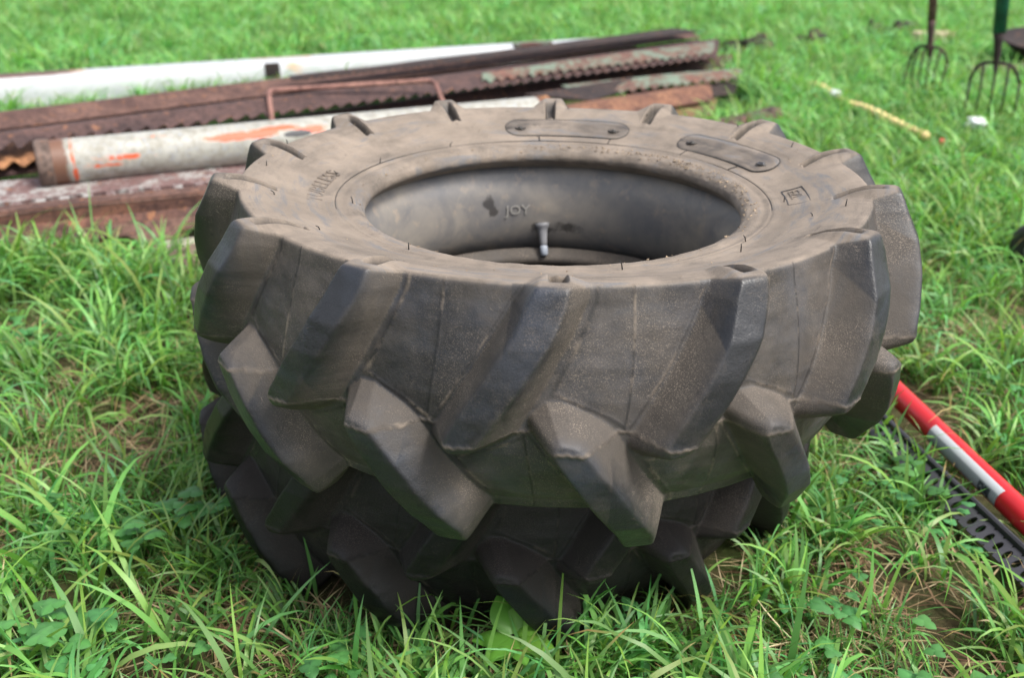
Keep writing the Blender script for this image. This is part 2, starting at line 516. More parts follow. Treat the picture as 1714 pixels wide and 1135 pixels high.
# lower tyre: the same mould, shared meshes, darker rubber with overhang shade in its colour, by object-linked materials
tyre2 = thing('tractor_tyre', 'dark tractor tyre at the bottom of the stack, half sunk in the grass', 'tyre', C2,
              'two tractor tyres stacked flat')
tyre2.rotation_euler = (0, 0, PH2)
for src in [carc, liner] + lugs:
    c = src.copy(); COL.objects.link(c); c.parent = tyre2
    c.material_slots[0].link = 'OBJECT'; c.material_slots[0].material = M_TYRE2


def topw(r):      # height of the upper sidewall above the tyre's middle
    i = np.argsort(Pc[:60 * 3, 0]); o_ = Pc[(Pc[:, 1] > .13)]
    o_ = o_[np.argsort(o_[:, 0])]
    return float(np.interp(r, o_[:, 0], o_[:, 1]))


def on_wall(ang_deg, r, h=0.0):
    """point in tyre-centred coordinates on the top sidewall"""
    a = R(ang_deg)
    return Vector((r * math.cos(a), r * math.sin(a), topw(r) + h))


UNROT = Matrix.Rotation(-PH1, 4, 'Z')
M_RIDGE = rubber('rubber_ridge', (.05, .045, .04), (.23, .18, .14), .8)
M_BLACK = simple('rubber_black', (.012, .012, .013), .55)


def wall_mesh(mb, name, mat, smooth=True, dust=.9):
    vs = [UNROT @ v for v in mb.v]
    return mesh(name, [tuple(v) for v in vs], mb.f, mat, tyre1, smooth,
                {'dust': np.full(len(vs), dust), 'seam': np.zeros(len(vs))})


def capsule_path(a0, a1, r0, r1, n=20):
    """rounded-end band outline between two angles"""
    rm = (r0 + r1) / 2; hw = (r1 - r0) / 2; da = math.degrees(hw / rm)
    pts = []
    for i in range(n + 1): pts.append((a0 + (a1 - a0) * i / n, r1))
    for i in range(1, 9):
        t = math.pi / 2 - math.pi * i / 9
        pts.append((a1 + da * math.cos(t), rm + hw * math.sin(t)))
    for i in range(n + 1): pts.append((a1 + (a0 - a1) * i / n, r0))
    for i in range(1, 9):
        t = -math.pi / 2 - math.pi * i / 9
        pts.append((a0 + da * math.cos(t), rm + hw * math.sin(t)))
    return pts


for (a0, a1, r0, r1, tk) in ((70.0, 97.5, .400, .460, (92, 70)), (20.0, 46.5, .400, .458, (45, 25))):
    pth = capsule_path(a0, a1, r0, r1)
    rm = (r0 + r1) / 2
    mb = MB()
    n = len(pth)
    outer = [on_wall(a, r, .0002) for a, r in pth]
    top = [on_wall(a, rm + (r - rm) * .95, .0016) for a, r in pth]
    top2 = [on_wall(a, rm + (r - rm) * .5, .0018) for a, r in pth]
    mb.loft([outer, top, top2, [on_wall(min(max(a, a0), a1), rm, .0018) for a, r in pth]], True, False)
    plate = wall_mesh(mb, 'sidewall_plate', M_TYRE, True, .80 if tk[0] < 50 else .70)
    mb = MB(); mb.tube([on_wall(a, r, .0006) for a, r in pth + [pth[0]]], .0011, 6, False)
    rdg = wall_mesh(mb, 'plate_groove_shade', M_BLACK, True, .3); rdg.parent = plate; rdg.parent = tyre1  # black strip painted as the shade of the groove round the plate
    for a in tk:
        mb = MB(); mb.tube([on_wall(a, .3755, .0004), on_wall(a, r0, .0006)], .0009, 5)
        wall_mesh(mb, 'mould_tick', M_BLACK, True, .3)
    for a in (a0 + .3, a1 - .3):
        mb = MB()
        c = on_wall(a, rm, .0018)
        rings = []
        for rr, hh in ((.0125, 0), (.0115, .0012), (.0100, .0012), (.0090, .0001), (.0052, -.0002), (.0048, .0022), (.002, .0027)):
            rings.append([c + Vector((rr * math.cos(t), rr * math.sin(t), hh)) for t in [2 * math.pi * j / 14 for j in range(14)]])
        mb.loft(rings, True, True)
        wall_mesh(mb, 'plate_stud', M_RIDGE, True, .2)
# thin black strip laid in the sidewall groove, standing in for its shade
mb = MB(); mb.tube([on_wall(a, .3738, -.0004) for a in range(-14, 197, 2)], .0007, 5, False)
wall_mesh(mb, 'groove_shade_line', M_BLACK, True, .0)


def text_mesh(txt, size, extrude=.0):
    cu = bpy.data.curves.new('t', 'FONT'); cu.body = txt; cu.size = size; cu.extrude = extrude; cu.resolution_u = 2
    ob = bpy.data.objects.new('t', cu); COL.objects.link(ob)
    dg = bpy.context.evaluated_depsgraph_get(); dg.update()
    me = bpy.data.meshes.new_from_object(ob.evaluated_get(dg))
    vs = [v.co.copy() for v in me.vertices]; fs = [list(p.vertices) for p in me.polygons]
    bpy.data.objects.remove(ob); bpy.data.curves.remove(cu); bpy.data.meshes.remove(me)
    return vs, fs


def bend_text(txt, size, a_start, r0, sgn=-1, ext=.0009, squash=1.0):
    vs, fs = text_mesh(txt, size, ext)
    out = []
    for v in vs:
        r = r0 + v.y
        a = a_start + sgn * math.degrees(v.x * squash / r0)
        out.append(on_wall(a, r, .0011 + v.z))
    mb = MB(); mb.v = out; mb.f = fs
    return mb


wall_mesh(bend_text('TUBELESS', .036, 192, .395, -1, .0010, 1.15), 'raised_lettering', M_TYRE, False, .85)
wall_mesh(bend_text('EZL', .026, 358.5, .408, -1, .0006), 'raised_lettering', M_TYRE, False, .9)
mb = MB()
box = [(359.8, .400), (348.5, .400), (348.5, .434), (359.8, .434), (359.8, .400)]
pp = []
for i in range(4):
    for t in (0, .33, .66):
        pp.append((box[i][0] * (1 - t) + box[i + 1][0] * t, box[i][1] * (1 - t) + box[i + 1][1] * t))
mb.tube([on_wall(a, r, .0005) for a, r in pp + [pp[0]]], .0010, 5, False)
wall_mesh(mb, 'lettering_frame', M_TYRE, True, .3)
# black rubber hairs left by the mould vents
for (a, r, h) in ((190, .345, .014), (168, .400, .010), (150, .376, .011), (196, .470, .012), (178, .500, .011), (162, .520, .012),
                  (216, .440, .009), (232, .360, .012), (283, .378, .016), (311, .402, .014), (319, .376, .012), (336, .440, .010), (352, .395, .012),
                  (22, .50, .010), (40, .512, .010), (84, .512, .006), (64, .500, .006), (122, .376, .010), (338, .485, .016)):
    mb = MB(); p = on_wall(a, r, -.001); l = random.uniform(-.006, .006)
    mb.tube([p, p + Vector((l * .3, 0, h * .6)), p + Vector((l, l * .5, h * .95))], [.0010, .0009, .0006], 5)
    wall_mesh(mb, 'vent_hair', M_BLACK, True, 0)

mb = MB()
for i in range(420):
    a = random.gauss(42, 26) if i < 260 else random.uniform(0, 360)
    r_ = random.uniform(.329, .352) if i < 330 else random.uniform(.36, .52)
    c = on_wall(a, r_, .0005); sz = random.uniform(.0008, .0034) * (1 if i < 330 else .6)
    vs_ = [c + Vector((random.uniform(-1, 1), random.uniform(-1, 1), random.uniform(-.3, 1))) * sz for _ in range(6)]
    mb.add(vs_, [[0, 1, 2], [0, 2, 3], [3, 2, 4], [1, 5, 2], [2, 5, 4], [0, 3, 1], [3, 4, 5], [1, 3, 5]])
crm = wall_mesh(mb, 'dried_mud', simple('dried_mud', (.33, .25, .17), .9, var=.35, scale=60), False, 1)
crm['kind'] = 'stuff'

# ------------------------------------------------------------------ inner tube with its valve
k = NT('tube_rubber'); p = k.pos()
n1 = k.noise(p, 7, 6, .6, .5); n2 = k.noise(p, 3.2, 4, .6)
c = k.mix(k.ramp(n1, [(.35, 0.), (.68, 1.)]), (.17, .165, .165), (.36, .315, .26))
c = k.mix(k.ramp(n2, [(.50, 0.), (.66, .7)]), c, (.13, .137, .15))
c = k.mix(k.math('MULTIPLY', k.ramp(k.noise(p, 26, 5, .7), [(.55, 0.), (.68, 1.)]), .5), c, (.40, .32, .24))
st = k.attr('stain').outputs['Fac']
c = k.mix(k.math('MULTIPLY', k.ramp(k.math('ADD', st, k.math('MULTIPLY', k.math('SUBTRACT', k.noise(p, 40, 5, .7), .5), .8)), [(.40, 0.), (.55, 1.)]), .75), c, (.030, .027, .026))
k.bsdf(c, k.ramp(n1, [(.3, .28), (.7, .48)]), 0, k.noise(p, 60, 5), .25, .0015, .5)
M_TUBE = k.m
na, nb = 260, 48
tv = []; ts = []
for i in range(na):
    a = 2 * math.pi * i / na
    for j in range(nb):
        b = 2 * math.pi * j / nb
        lump = .006 * mnoise.noise(Vector((math.cos(a) * 2.2, math.sin(a) * 2.2, math.cos(b) * .8 + 3)))
        cr, sr = math.cos(b), math.sin(b)
        rr = .448 + (.1050 + lump) * math.copysign(abs(cr) ** .85, cr)
        ww = .122 * math.copysign(abs(sr) ** .9, sr)
        # flat fold where the tube sags towards the right
        rr += .020 * math.exp(-((math.degrees(a) - 30) / 13) ** 2) * (cr < 0) * max(0, math.sin(b) * -1 + .25)
        tv.append((rr * math.cos(a), rr * math.sin(a), ww))
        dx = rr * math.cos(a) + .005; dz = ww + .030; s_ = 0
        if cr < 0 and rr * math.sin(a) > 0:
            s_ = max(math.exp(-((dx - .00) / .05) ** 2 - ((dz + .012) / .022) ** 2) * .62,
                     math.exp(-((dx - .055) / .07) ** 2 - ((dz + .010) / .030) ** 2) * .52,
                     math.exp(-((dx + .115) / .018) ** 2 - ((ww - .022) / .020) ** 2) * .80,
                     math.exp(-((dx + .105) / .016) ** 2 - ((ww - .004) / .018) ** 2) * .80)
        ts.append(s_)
ii = np.arange(na * nb).reshape(na, nb)
tf = np.stack([ii, np.roll(ii, -1, 0), np.roll(np.roll(ii, -1, 0), -1, 1), np.roll(ii, -1, 1)], -1).reshape(-1, 4)
tube = thing('inner_tube', 'grey rubber inner tube sitting inside the hole of the upper tyre', 'inner tube', C1)
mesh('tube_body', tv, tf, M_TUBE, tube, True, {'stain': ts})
M_VALVE = simple('valve_rubber', (.20, .20, .21), .5)
M_CAP = simple('valve_cap', (.30, .33, .38), .45)
vb = Vector((-.004, .350, -.040))
vd = Vector((.004, -.022, -.048)).normalized()
mb = MB(); mb.tube([vb - vd * .008, vb, vb + vd * .004, vb + vd * .012, vb + vd * .036, vb + vd * .040], [.017, .015, .0115, .0100, .0080, .0070], 16)
valve = mb.build('valve_stem', M_VALVE, tube, True)
mb = MB(); mb.tube([vb + vd * .039, vb + vd * .042, vb + vd * .050, vb + vd * .060, vb + vd * .063], [.0060, .0085, .0090, .0080, .0050], 14)
mb.build('valve_cap', M_CAP, valve, True)
vs, fs = text_mesh('JOY', .030, .0003)
M_INK = simple('faded_marking', (.30, .285, .26), .7)
mb = MB()
for v in vs:
    rr = .3440; a = math.pi / 2 + .245 - v.x * 1.05 / rr
    mb.v.append(Vector(((rr - v.z) * math.cos(a), (rr - v.z) * math.sin(a), -.008 + v.y)))
mb.f = fs
mb.build('printed_lettering', M_INK, tube)

# ------------------------------------------------------------------ the scrap pile
def strip(name, label, cat, tl, tr, bl, br, mat, thick=.006, wave=0, pitch=.08, lip=0.0, group=None, parent=None, end=.0):
    """a long rolled-steel strip given by its upper and lower edge; the lower edge may be wavy; optional lip along the upper edge"""
    tl, tr, bl, br = map(Vector, (tl, tr, bl, br))
    L = (tr - tl).length
    n = max(2, int(L / pitch * 8)) if wave else 24
    nrm = ((tr - tl).cross(bl - tl)).normalized()
    if nrm.y > 0: nrm = -nrm
    mb = MB(); rings = []
    for i in range(n + 1):
        t = i / n
        a = tl.lerp(tr, t); b = bl.lerp(br, t)
        w_ = (a - b).normalized()
        if wave: b = b + w_ * wave * 1.5 * (.5 + .5 * math.sin(2 * math.pi * t * L / pitch)) * (1 + .3 * mnoise.noise(Vector((t * 9, L, 1))))
        bend = nrm * .004 * math.sin(t * 5 + L * 9)
        a = a + bend + Vector((0, 0, .003 * mnoise.noise(Vector((t * 8, L, 5))))); b = b + bend
        ring = [a, b, b - nrm * thick, a - nrm * thick]
        if lip:
            back = Vector((nrm.x, nrm.y, 0)).normalized() * -1
            ring = [a, b, b - nrm * thick, a - nrm * thick - w_ * thick, a + back * lip - w_ * thick, a + back * lip]
        rings.append(ring)
    mb.loft(rings, True, True)
    if parent is not None: return mb.build(name, mat, parent)
    e = thing(name, label, cat, (tl + bl) / 2, group)
    pc = mb.build('rolled_strip', mat, e)
    local(e)
    return e


G_IRON = 'rusty steel strips lying in the scrap pile'
M_WHITE = None
k = NT('white_paint_steel'); p = k.pos()
n1 = k.noise(p, 3.5, 7, .72, .5); n2 = k.noise(p, 14, 6, .7)
c = k.mix(k.ramp(n2, [(.3, 0.), (.7, 1.)]), (.47, .49, .51), (.56, .57, .57))
at_r = k.attr('rust').outputs['Fac']
rm_ = k.math('ADD', k.math('MULTIPLY', k.math('SUBTRACT', n1, .5), 1.4), at_r)
c = k.mix(k.ramp(rm_, [(.34, 0.), (.48, 1.)]), c, (.55, .33, .17))
c = k.mix(k.ramp(rm_, [(.47, 0.), (.55, 1.)]), c, (.12, .055, .04))
k.bsdf(c, .5, 0, n2, .2, .002)
M_WHITE = k.m

# white box beam at the back
bl0 = at(0, 152, .19); br0 = at(880, 77, .19)
d = (br0 - bl0).normalized(); perp = Vector((-d.y, d.x, 0))
A0 = bl0 - d * 1.6; A1 = bl0 + d * 4.02
beam = thing('steel_beam', 'white painted box beam with rust stains along the back of the scrap pile', 'beam', (A0.x, A0.y, 0))
nb_ = 160; vs = []; ru = []
prof = [(0, .045), (0, .188), (.012, .195), (.27, .195), (.282, .188), (.282, .045)]
prof = [(0, .045), (0, .11), (0, .182), (.010, .193), (.06, .194), (.14, .194), (.27, .193), (.28, .182), (.28, .045)]
for i in range(nb_ + 1):
    t = i / nb_; c0 = A0.lerp(A1, t)
    taper = 1 - .35 * max(0, (t - .3) / .7)
    for j, (s_, h_) in enumerate(prof):
        pnt = c0 + perp * s_ * taper; vs.append((pnt.x, pnt.y, h_))
        ss = t * (A1 - A0).length - 1.6       # metres from the frame's left edge
        r_ = 0
        if j in (5, 6): r_ = .66 * math.exp(-((ss - .1) / .30) ** 2) + .34 * math.exp(-((ss - 1.55) / .25) ** 2) + .30 * math.exp(-((ss - 2.6) / .2) ** 2)
        if j in (2, 3): r_ = .42 * math.exp(-((ss - .72) / .10) ** 2) + .34 * math.exp(-((ss - 1.22) / .25) ** 2)
        if j in (1, 2, 3): r_ = max(r_, .35 * math.exp(-((ss - 1.55) / .12) ** 2))
        if j == 6: r_ += .14
        ru.append(r_)
kp = len(prof); ix = np.arange((nb_ + 1) * kp).reshape(-1, kp)
fs = np.stack([ix[:-1, :-1], ix[1:, :-1], ix[1:, 1:], ix[:-1, 1:]], -1).reshape(-1, 4)
mesh('box_section', vs, fs[:, ::-1], M_WHITE, beam, False, {'rust': ru})
mb = MB()
for t_ in (0, nb_):
    ring = [Vector(vs[t_ * kp + j]) for j in range(kp)]
    mb.add(ring, [list(range(kp))])
mb.build('end_plate', M_WHITE, beam)
for (sa, w_) in ((1.385, .085),):
    c0 = bl0 + d * sa
    mb = MB(); mb.bar(c0 - perp * .004 + Vector((0, 0, -.075)), c0 + d * w_ - perp * .004 + Vector((0, 0, -.075)), [(-.006, 0), (.006, 0), (.006, .082), (-.006, .082)])
    mb.build('rust_plate', RUSTD, beam)
mb = MB(); c0 = bl0 + d * 3.05 + perp * .02; mb.bar(c0 + Vector((0, 0, .006)), c0 + d * .28 + Vector((0, 0, .006)), [(-.012, 0), (.03, 0), (.03, .02), (-.012, .02)])
mb.build('green_clip', RUSTG, beam)
local(beam)

# rusty strips, back to front
def edge(L, Rr_): return L, Rr_
strip('angle_iron', 'long dark rusty angle iron with a rippled top edge, next to the white beam', 'angle iron',
      at(-220, 234, .20), at(1132, 45, .20), at(-220, 262, .165), at(1166, 56, .165), RUST2, .006, 0, lip=.05, group=G_IRON)
strip('steel_strip', 'dark rusty strip with a small toothed edge, farthest iron piece behind the green flaked one', 'scrap iron',
      at(480, 134, .235), at(1125, 43, .235), at(480, 141, .222), at(1168, 47, .222), RUSTD, .006, .010, .05, group=G_IRON, lip=.03)
strip('steel_channel', 'flat dark brown channel lying behind the wavy edged strips', 'scrap iron',
      at(-220, 262, .15), at(1160, 60, .15), at(-220, 292, .11), at(1180, 78, .11), RUSTD, .006, lip=.0, group=G_IRON)
strip('serrated_strip', 'long purple brown strip with wavy lower edge passing behind the pipe', 'scrap iron',
      at(-220, 272, .215), at(1196, 60, .215), at(-220, 300, .17), at(1192, 90, .17), RUSTG if False else RUST1, .006, .036, .082, group=G_IRON, lip=.05)
strip('serrated_strip', 'short wavy edged strip with pale green flaked paint at the right end', 'scrap iron',
      at(800, 122, .224), at(1188, 62, .224), at(800, 140, .186), at(1186, 84, .186), RUSTG, .005, .034, .082, group=G_IRON)
strip('steel_channel', 'brown channel just below the wavy purple strip, its end rusted bright red', 'scrap iron',
      at(-200, 308, .12), at(1216, 84, .12), at(-200, 345, .06), at(1219, 104, .06), rust('rust_brown_dark', (.045, .026, .026), (.10, .048, .040), seed=41), .007, lip=.02, group=G_IRON)
strip('serrated_strip', 'orange rusted strip with wavy edge poking out left of the pipe', 'scrap iron',
      at(-220, 288, .15), at(330, 212, .15), at(-220, 330, .105), at(330, 250, .105), RUST3, .006, .034, .082, group=G_IRON)
strip('serrated_strip', 'short wavy edged rusty strip in the middle of the far right ends', 'scrap iron',
      at(940, 142, .15), at(1238, 108, .15), at(940, 166, .11), at(1224, 126, .11), RUSTG, .006, .032, .082, group=G_IRON, lip=.05)
strip('angle_iron', 'dark rusty bracket lying crosswise above the orange channel', 'scrap iron',
      at(870, 158, .165), at(1052, 124, .165), at(985, 166, .12), at(1050, 140, .12), RUSTD, .008, group=G_IRON)
strip('steel_channel', 'orange brown channel with a cut end behind the upper tyre', 'scrap iron',
      at(760, 205, .13), at(1182, 138, .13), at(760, 235, .08), at(1186, 162, .08), rust('rust_channel', (.12, .055, .042), (.27, .13, .075), (.36, .24, .13), .42, seed=51), .007, lip=.06, group=G_IRON)
strip('steel_plate', 'dark plate standing in for shade inside a channel end beneath the wavy strip on the right', 'scrap iron',
      at(1040, 150, .10), at(1230, 126, .10), at(1040, 172, .05), at(1222, 150, .05), RUSTD, .007, group=G_IRON)  # dark sheet put where the inside of the channel is only shaded
strip('steel_plate', 'mustard rusted flat plate lowest in the middle of the pile', 'scrap iron',
      at(1010, 196, .07), at(1192, 158, .07), at(1010, 225, .03), at(1190, 186, .03), rust('rust_mustard', (.13, .08, .04), (.26, .17, .075), seed=20), .008, group=G_IRON)
aH = strip('angle_iron', 'short brown angle iron with a bolt hole at its right end, nearest the yellow stick', 'angle iron',
      at(1150, 211, .11), at(1300, 171, .11), at(1150, 236, .07), at(1308, 192, .07), RUST1, .008, lip=.05, group=G_IRON)
mb = MB(); hp = at(1283, 176, .112); mb.tube([hp + Vector((0, 0, -.001)), hp + Vector((0, 0, .003))], .011, 12)
o = mb.build('bolt_hole', M_BLACK, aH); o.matrix_parent_inverse = Matrix.Translation(-Vector(aH.location))
strip('steel_plate', 'dark flat bar under the angle iron with the bolt hole', 'scrap iron',
      at(1180, 222, .06), at(1330, 196, .06), at(1180, 238, .03), at(1334, 207, .03), RUSTD, .008, group=G_IRON)

# flat greyish rail under the pipe
strip('flat_rail', 'flat grey and purple flaked rail running under the pipe', 'rail',
      at(-160, 332, .145), at(430, 276, .145), at(-160, 372, .13), at(430, 304, .13), RUSTW, .05, group=None)
mbt = thing('toothed_bar', 'dark toothed bar between the grey rail and the red brown channel', 'scrap iron', at(0, 345, .1))
mb = MB(); a0 = at(-160, 380, .155); a1 = at(430, 306, .155)
mb.bar(a0 + Vector((0, 0, -.05)), a1 + Vector((0, 0, -.05)), [(-.03, 0), (.03, 0), (.03, .035), (-.03, .035)])
mb.build('bar_body', RUSTD, mbt)
L = (a1 - a0).length; dd = (a1 - a0) / L
for i in range(int(L / .075)):
    p0 = a0 + dd * (.075 * i + .01) + Vector((0, 0, -.014))
    mb = MB(); mb.bar(p0, p0 + dd * .030, [(-.02, 0), (.028, 0), (.020, .022), (-.014, .022)])
    mb.build('tooth', RUSTW, mbt)
local(mbt)

# front red-brown channel
fc_ = thing('steel_channel', 'heavy red brown channel along the near side of the scrap pile', 'steel channel', at(0, 400, .06))
p0 = at(-200, 391, .175); p1 = at(470, 309, .175)
d = (p1 - p0).normalized()
mb = MB()
mb.bar(p0, p1, [(-.05, 0), (.004, 0), (.012, -.012), (.012, -.018), (-.05, -.008)], nseg=20, wob=.004)
mb.build('top_flange', RUST2, fc_)
mb = MB()
mb.bar(p0, p1, [(.003, -.006), (.010, -.004), (.010, -.055), (.030, -.078), (.030, -.086), (.003, -.078)], nseg=20, wob=.004)
mb.build('web', rust('rust_web', (.09, .045, .038), (.25, .11, .07), seed=23), fc_)
mb = MB()
mb.bar(p0, p1, [(-.04, -.115), (.052, -.122), (.052, -.116), (.030, -.080), (.022, -.080), (.022, -.108), (-.04, -.106)], nseg=20, wob=.004)
mb.build('bottom_flange', RUST2, fc_)
# gusset hanging below
gu = [at(205, 403, .075), at(298, 390, .075), at(302, 414, .045), at(257, 428, .03)]
nrm = Vector((0.4, -.9, .1)).normalized()
mb = MB(); mb.loft([[g for g in gu], [g - nrm * .008 for g in gu]], True, True)
mb.build('gusset', RUST2, fc_)
local(fc_)
# packing under the pile
M_OLDWOOD = rust('old_wood', (.16, .11, .08), (.30, .22, .17), seed=31)
for (u, v, lab, cat) in ((228, 497, 'weathered wooden block propping the near side of the pile', 'block'),):
    b = at(u, v, 0.0)
    t_ = thing('wood_block', lab, cat, b)
    mb = MB(); mb.bar(b + Vector((0, 0, .0)), b + Vector((.16, .30, .0)), [(-.035, -.01), (.035, -.01), (.035, .062), (-.035, .062)])
    mb.build('timber', M_OLDWOOD, t_, False, .004); local(t_)
b = at(330, 418, .05)
t_ = thing('wood_board', 'pale weathered board showing between the front channel and the tyre', 'board', b)
mb = MB(); mb.bar(b + Vector((-.10, -.03, 0)), b + Vector((.5, .26, 0)), [(-.03, -.008), (.03, -.008), (.03, .012), (-.03, .012)])
mb.build('board', simple('pale_board', (.45, .40, .33), .8), t_); local(t_)

# pipe
k = NT('pipe_paint'); p = k.pos()
n2 = k.noise(p, 28, 6, .7); n3 = k.noise(p, 16, 7, .75, 1.0)
c = k.mix(k.ramp(n2, [(.35, 0.), (.62, 1.)]), (.25, .235, .19), (.42, .41, .37))
c = k.mix(k.ramp(k.noise(p, 55, 4, .7), [(.54, 0.), (.66, .75)]), c, (.34, .37, .42))
pa = k.attr('paint').outputs['Fac']
pm = k.math('ADD', pa, k.math('MULTIPLY', k.math('SUBTRACT', n3, .5), 1.3))
c = k.mix(k.ramp(pm, [(.47, 0.), (.54, 1.)]), c, (.62, .10, .035))
c = k.mix(k.ramp(k.math('ADD', pm, k.math('MULTIPLY', k.math('SUBTRACT', n2, .5), .8)), [(.38, 0.), (.47, .5), (.55, 0.)]), c, (.65, .30, .18))
ra = k.attr('rust').outputs['Fac']
rm_ = k.math('ADD', ra, k.math('MULTIPLY', k.math('SUBTRACT', n2, .5), .5))
c = k.mix(k.ramp(rm_, [(.40, 0.), (.55, 1.)]), c, (.17, .085, .055))
dk = k.attr('char').outputs['Fac']
c = k.mix(k.ramp(k.math('ADD', dk, k.math('MULTIPLY', k.math('SUBTRACT', n3, .5), .7)), [(.45, 0.), (.55, 1.)]), c, (.03, .03, .035))
k.bsdf(c, .5, 0, n2, .3, .002)
M_PIPE = k.m
pl = at(66, 287, .215); pr = at(905, 190, .215)
pipe = thing('steel_pipe', 'fat grey white steel pipe with orange paint patches lying across the scrap pile', 'pipe', pl)
L = (pr - pl).length; d = (pr - pl).normalized(); a_ = Vector((d.y, -d.x, 0)); b_ = Vector((0, 0, 1))
ns, na2 = 220, 48; vs = []; paint = []; rus = []; chh = []
PRAD = .082
for i in range(ns + 1):
    s_ = L * i / ns
    for j in range(na2):
        t = 2 * math.pi * j / na2        # 0 towards camera side, 90 up
        rr = PRAD * (1 + .006 * mnoise.noise(Vector((s_ * 5, math.cos(t), math.sin(t)))))
        pt_ = pl + d * s_ + (a_ * math.cos(t) + b_ * math.sin(t)) * rr
        vs.append(tuple(pt_)); tt = math.degrees(t)
        if tt > 180: tt -= 360
        f = lambda s0, ws, t0, wt, A: A * math.exp(-((s_ - s0) / ws) ** 2 - ((tt - t0) / wt) ** 2)
        paint.append(max(f(.72, .17, 36, 13, 1.0), f(.86, .10, 48, 12, .9), f(.99, .08, 36, 14, .9), f(.30, .12, 10, 14, .62), f(.22, .10, -8, 10, .62), f(.40, .10, 60, 10, .5), f(.105, .014, 20, 200, .62), f(1.55, .1, 50, 20, .3)))
        rus.append(.95 if s_ < .07 else .6 * math.exp(-((s_ - .07) / .03) ** 2) + (.8 if s_ > L - .05 else 0))
        chh.append(f(.93, .075, 28, 12, 1.0))
ix = np.arange((ns + 1) * na2).reshape(-1, na2)
fs = np.stack([ix[:-1], ix[1:], np.roll(ix, -1, 1)[1:], np.roll(ix, -1, 1)[:-1]], -1).reshape(-1, 4)
mesh('pipe_body', vs, fs, M_PIPE, pipe, True, {'paint': paint, 'rust': rus, 'char': chh})
mb = MB()
ring = lambda s_, r_: [pl + d * s_ + (a_ * math.cos(t) + b_ * math.sin(t)) * r_ for t in [2 * math.pi * j / 32 for j in range(32)]]
mb.loft([ring(-.016, .076), ring(-.018, .082), ring(-.006, .0865), ring(.030, .0865), ring(.036, .083)], True, True)
mb.build('end_cap', rust('rust_pipe_end', (.11, .075, .062), (.24, .17, .14), seed=61), pipe, True)
mb = MB(); mb.loft([ring(L - .03, .084), ring(L + .01, .084), ring(L + .01, .070), ring(L - .1, .070)], True, True)
mb.build('end_ring', RUST3, pipe, True)
local(pipe)
b = at(243, 222, .30)

# bent rod
rod = thing('bent_rod', 'pinkish rusty bent steel rod standing like a handle behind the pipe', 'rod', at(445, 205, .17))
q0 = at(449, 210, .16); q1 = at(443, 166, .235); q2 = at(455, 157, .245); q3 = at(705, 137, .245); q4 = at(722, 143, .24); q5 = at(742, 190, .16)
q1.y = q1.y; pts = [q0]
for A_, B_, C_ in ((q0, q1, q2), (q1, q2, q3)): pass
def bez(a, b, c, n=6): return [a.lerp(b, t).lerp(b.lerp(c, t), t) for t in [i / n for i in range(n + 1)]]
c1 = at(440, 158, .245); c2 = at(716, 136, .245)
pts = [q0, q0.lerp(q1, .5)] + bez(q1, c1, q2) + [q2.lerp(q3, .33), q2.lerp(q3, .66)] + bez(q3, c2, q4) + [q4.lerp(q5, .5), q5]
mb = MB(); mb.tube(pts, .0125, 10); mb.build('rod', rust('rust_pink', (.24, .12, .10), (.36, .19, .15), seed=27), rod, True); local(rod)

# ------------------------------------------------------------------ forks
def fork(base, yaw, nt, width, hh, lean, hl, hr, mh, lab, tinelen=.26):
    e = thing('garden_fork', lab, 'garden fork', base, 'two garden forks stuck in the grass')
    ax = Vector((math.cos(yaw), math.sin(yaw), 0)); fw = Vector((-ax.y, ax.x, 0))
    up = (Vector((0, 0, 1)) + lean).normalized()
    top = Vector(base) + up * hh
    mb = MB()
    arc = []
    for i in range(17):
        t = -1 + 2 * i / 16
        arc.append(top + ax * (t * width / 2) + up * (-.10 * width * 4 * abs(t) ** 5 * .9 - .012 * t * t))
    mb.tube(arc, .0085, 8); mb.build('crossbar', RUSTD, e, True)
    for i in range(nt):
        t = -1 + 2 * i / (nt - 1)
        y0 = -.10 * width * 4 * abs(t) ** 5 * .9 - .012 * t * t
        st = top + ax * (t * width / 2) + up * y0
        pts = []
        for j in range(9):
            s_ = j / 8
            pts.append(st - up * (s_ * (tinelen + y0)) + fw * (-.055 * math.sin(s_ * math.pi * .9)) + ax * (-.02 * s_))
        mb = MB(); mb.tube(pts, [.0070 * (1 - .45 * j / 8) for j in range(9)], 8); mb.build('tine', RUSTD, e, True)
    mb = MB(); mb.tube([top - up * .06, top, top + up * .10, top + up * .16], [.008, .016, .021, hr], 14)
    mb.build('socket', RUSTD if hr > .026 else RUST1, e, True)
    mb = MB(); mb.tube([top + up * .15, top + up * hl * .5, top + up * hl], hr, 14)
    mb.build('handle', mh, e, True)
    local(e); return e


M_GREEN = simple('green_handle', (.012, .085, .055), .45, var=.4)
M_WOODR = rust('brown_handle', (.13, .075, .062), (.20, .12, .10), seed=35)
fork(at(1543, 159, 0), R(-38), 6, .215, .33, Vector((-.13, .0, 0)), .95, .024, M_WOODR, 'six tined fork with brown wooden handle, the left one of the two')
fork(at(1650, 205, 0), R(-20), 5, .235, .355, Vector((-.12, .02, 0)), .95, .033, M_GREEN, 'five tined fork with green handle, right of the brown one')

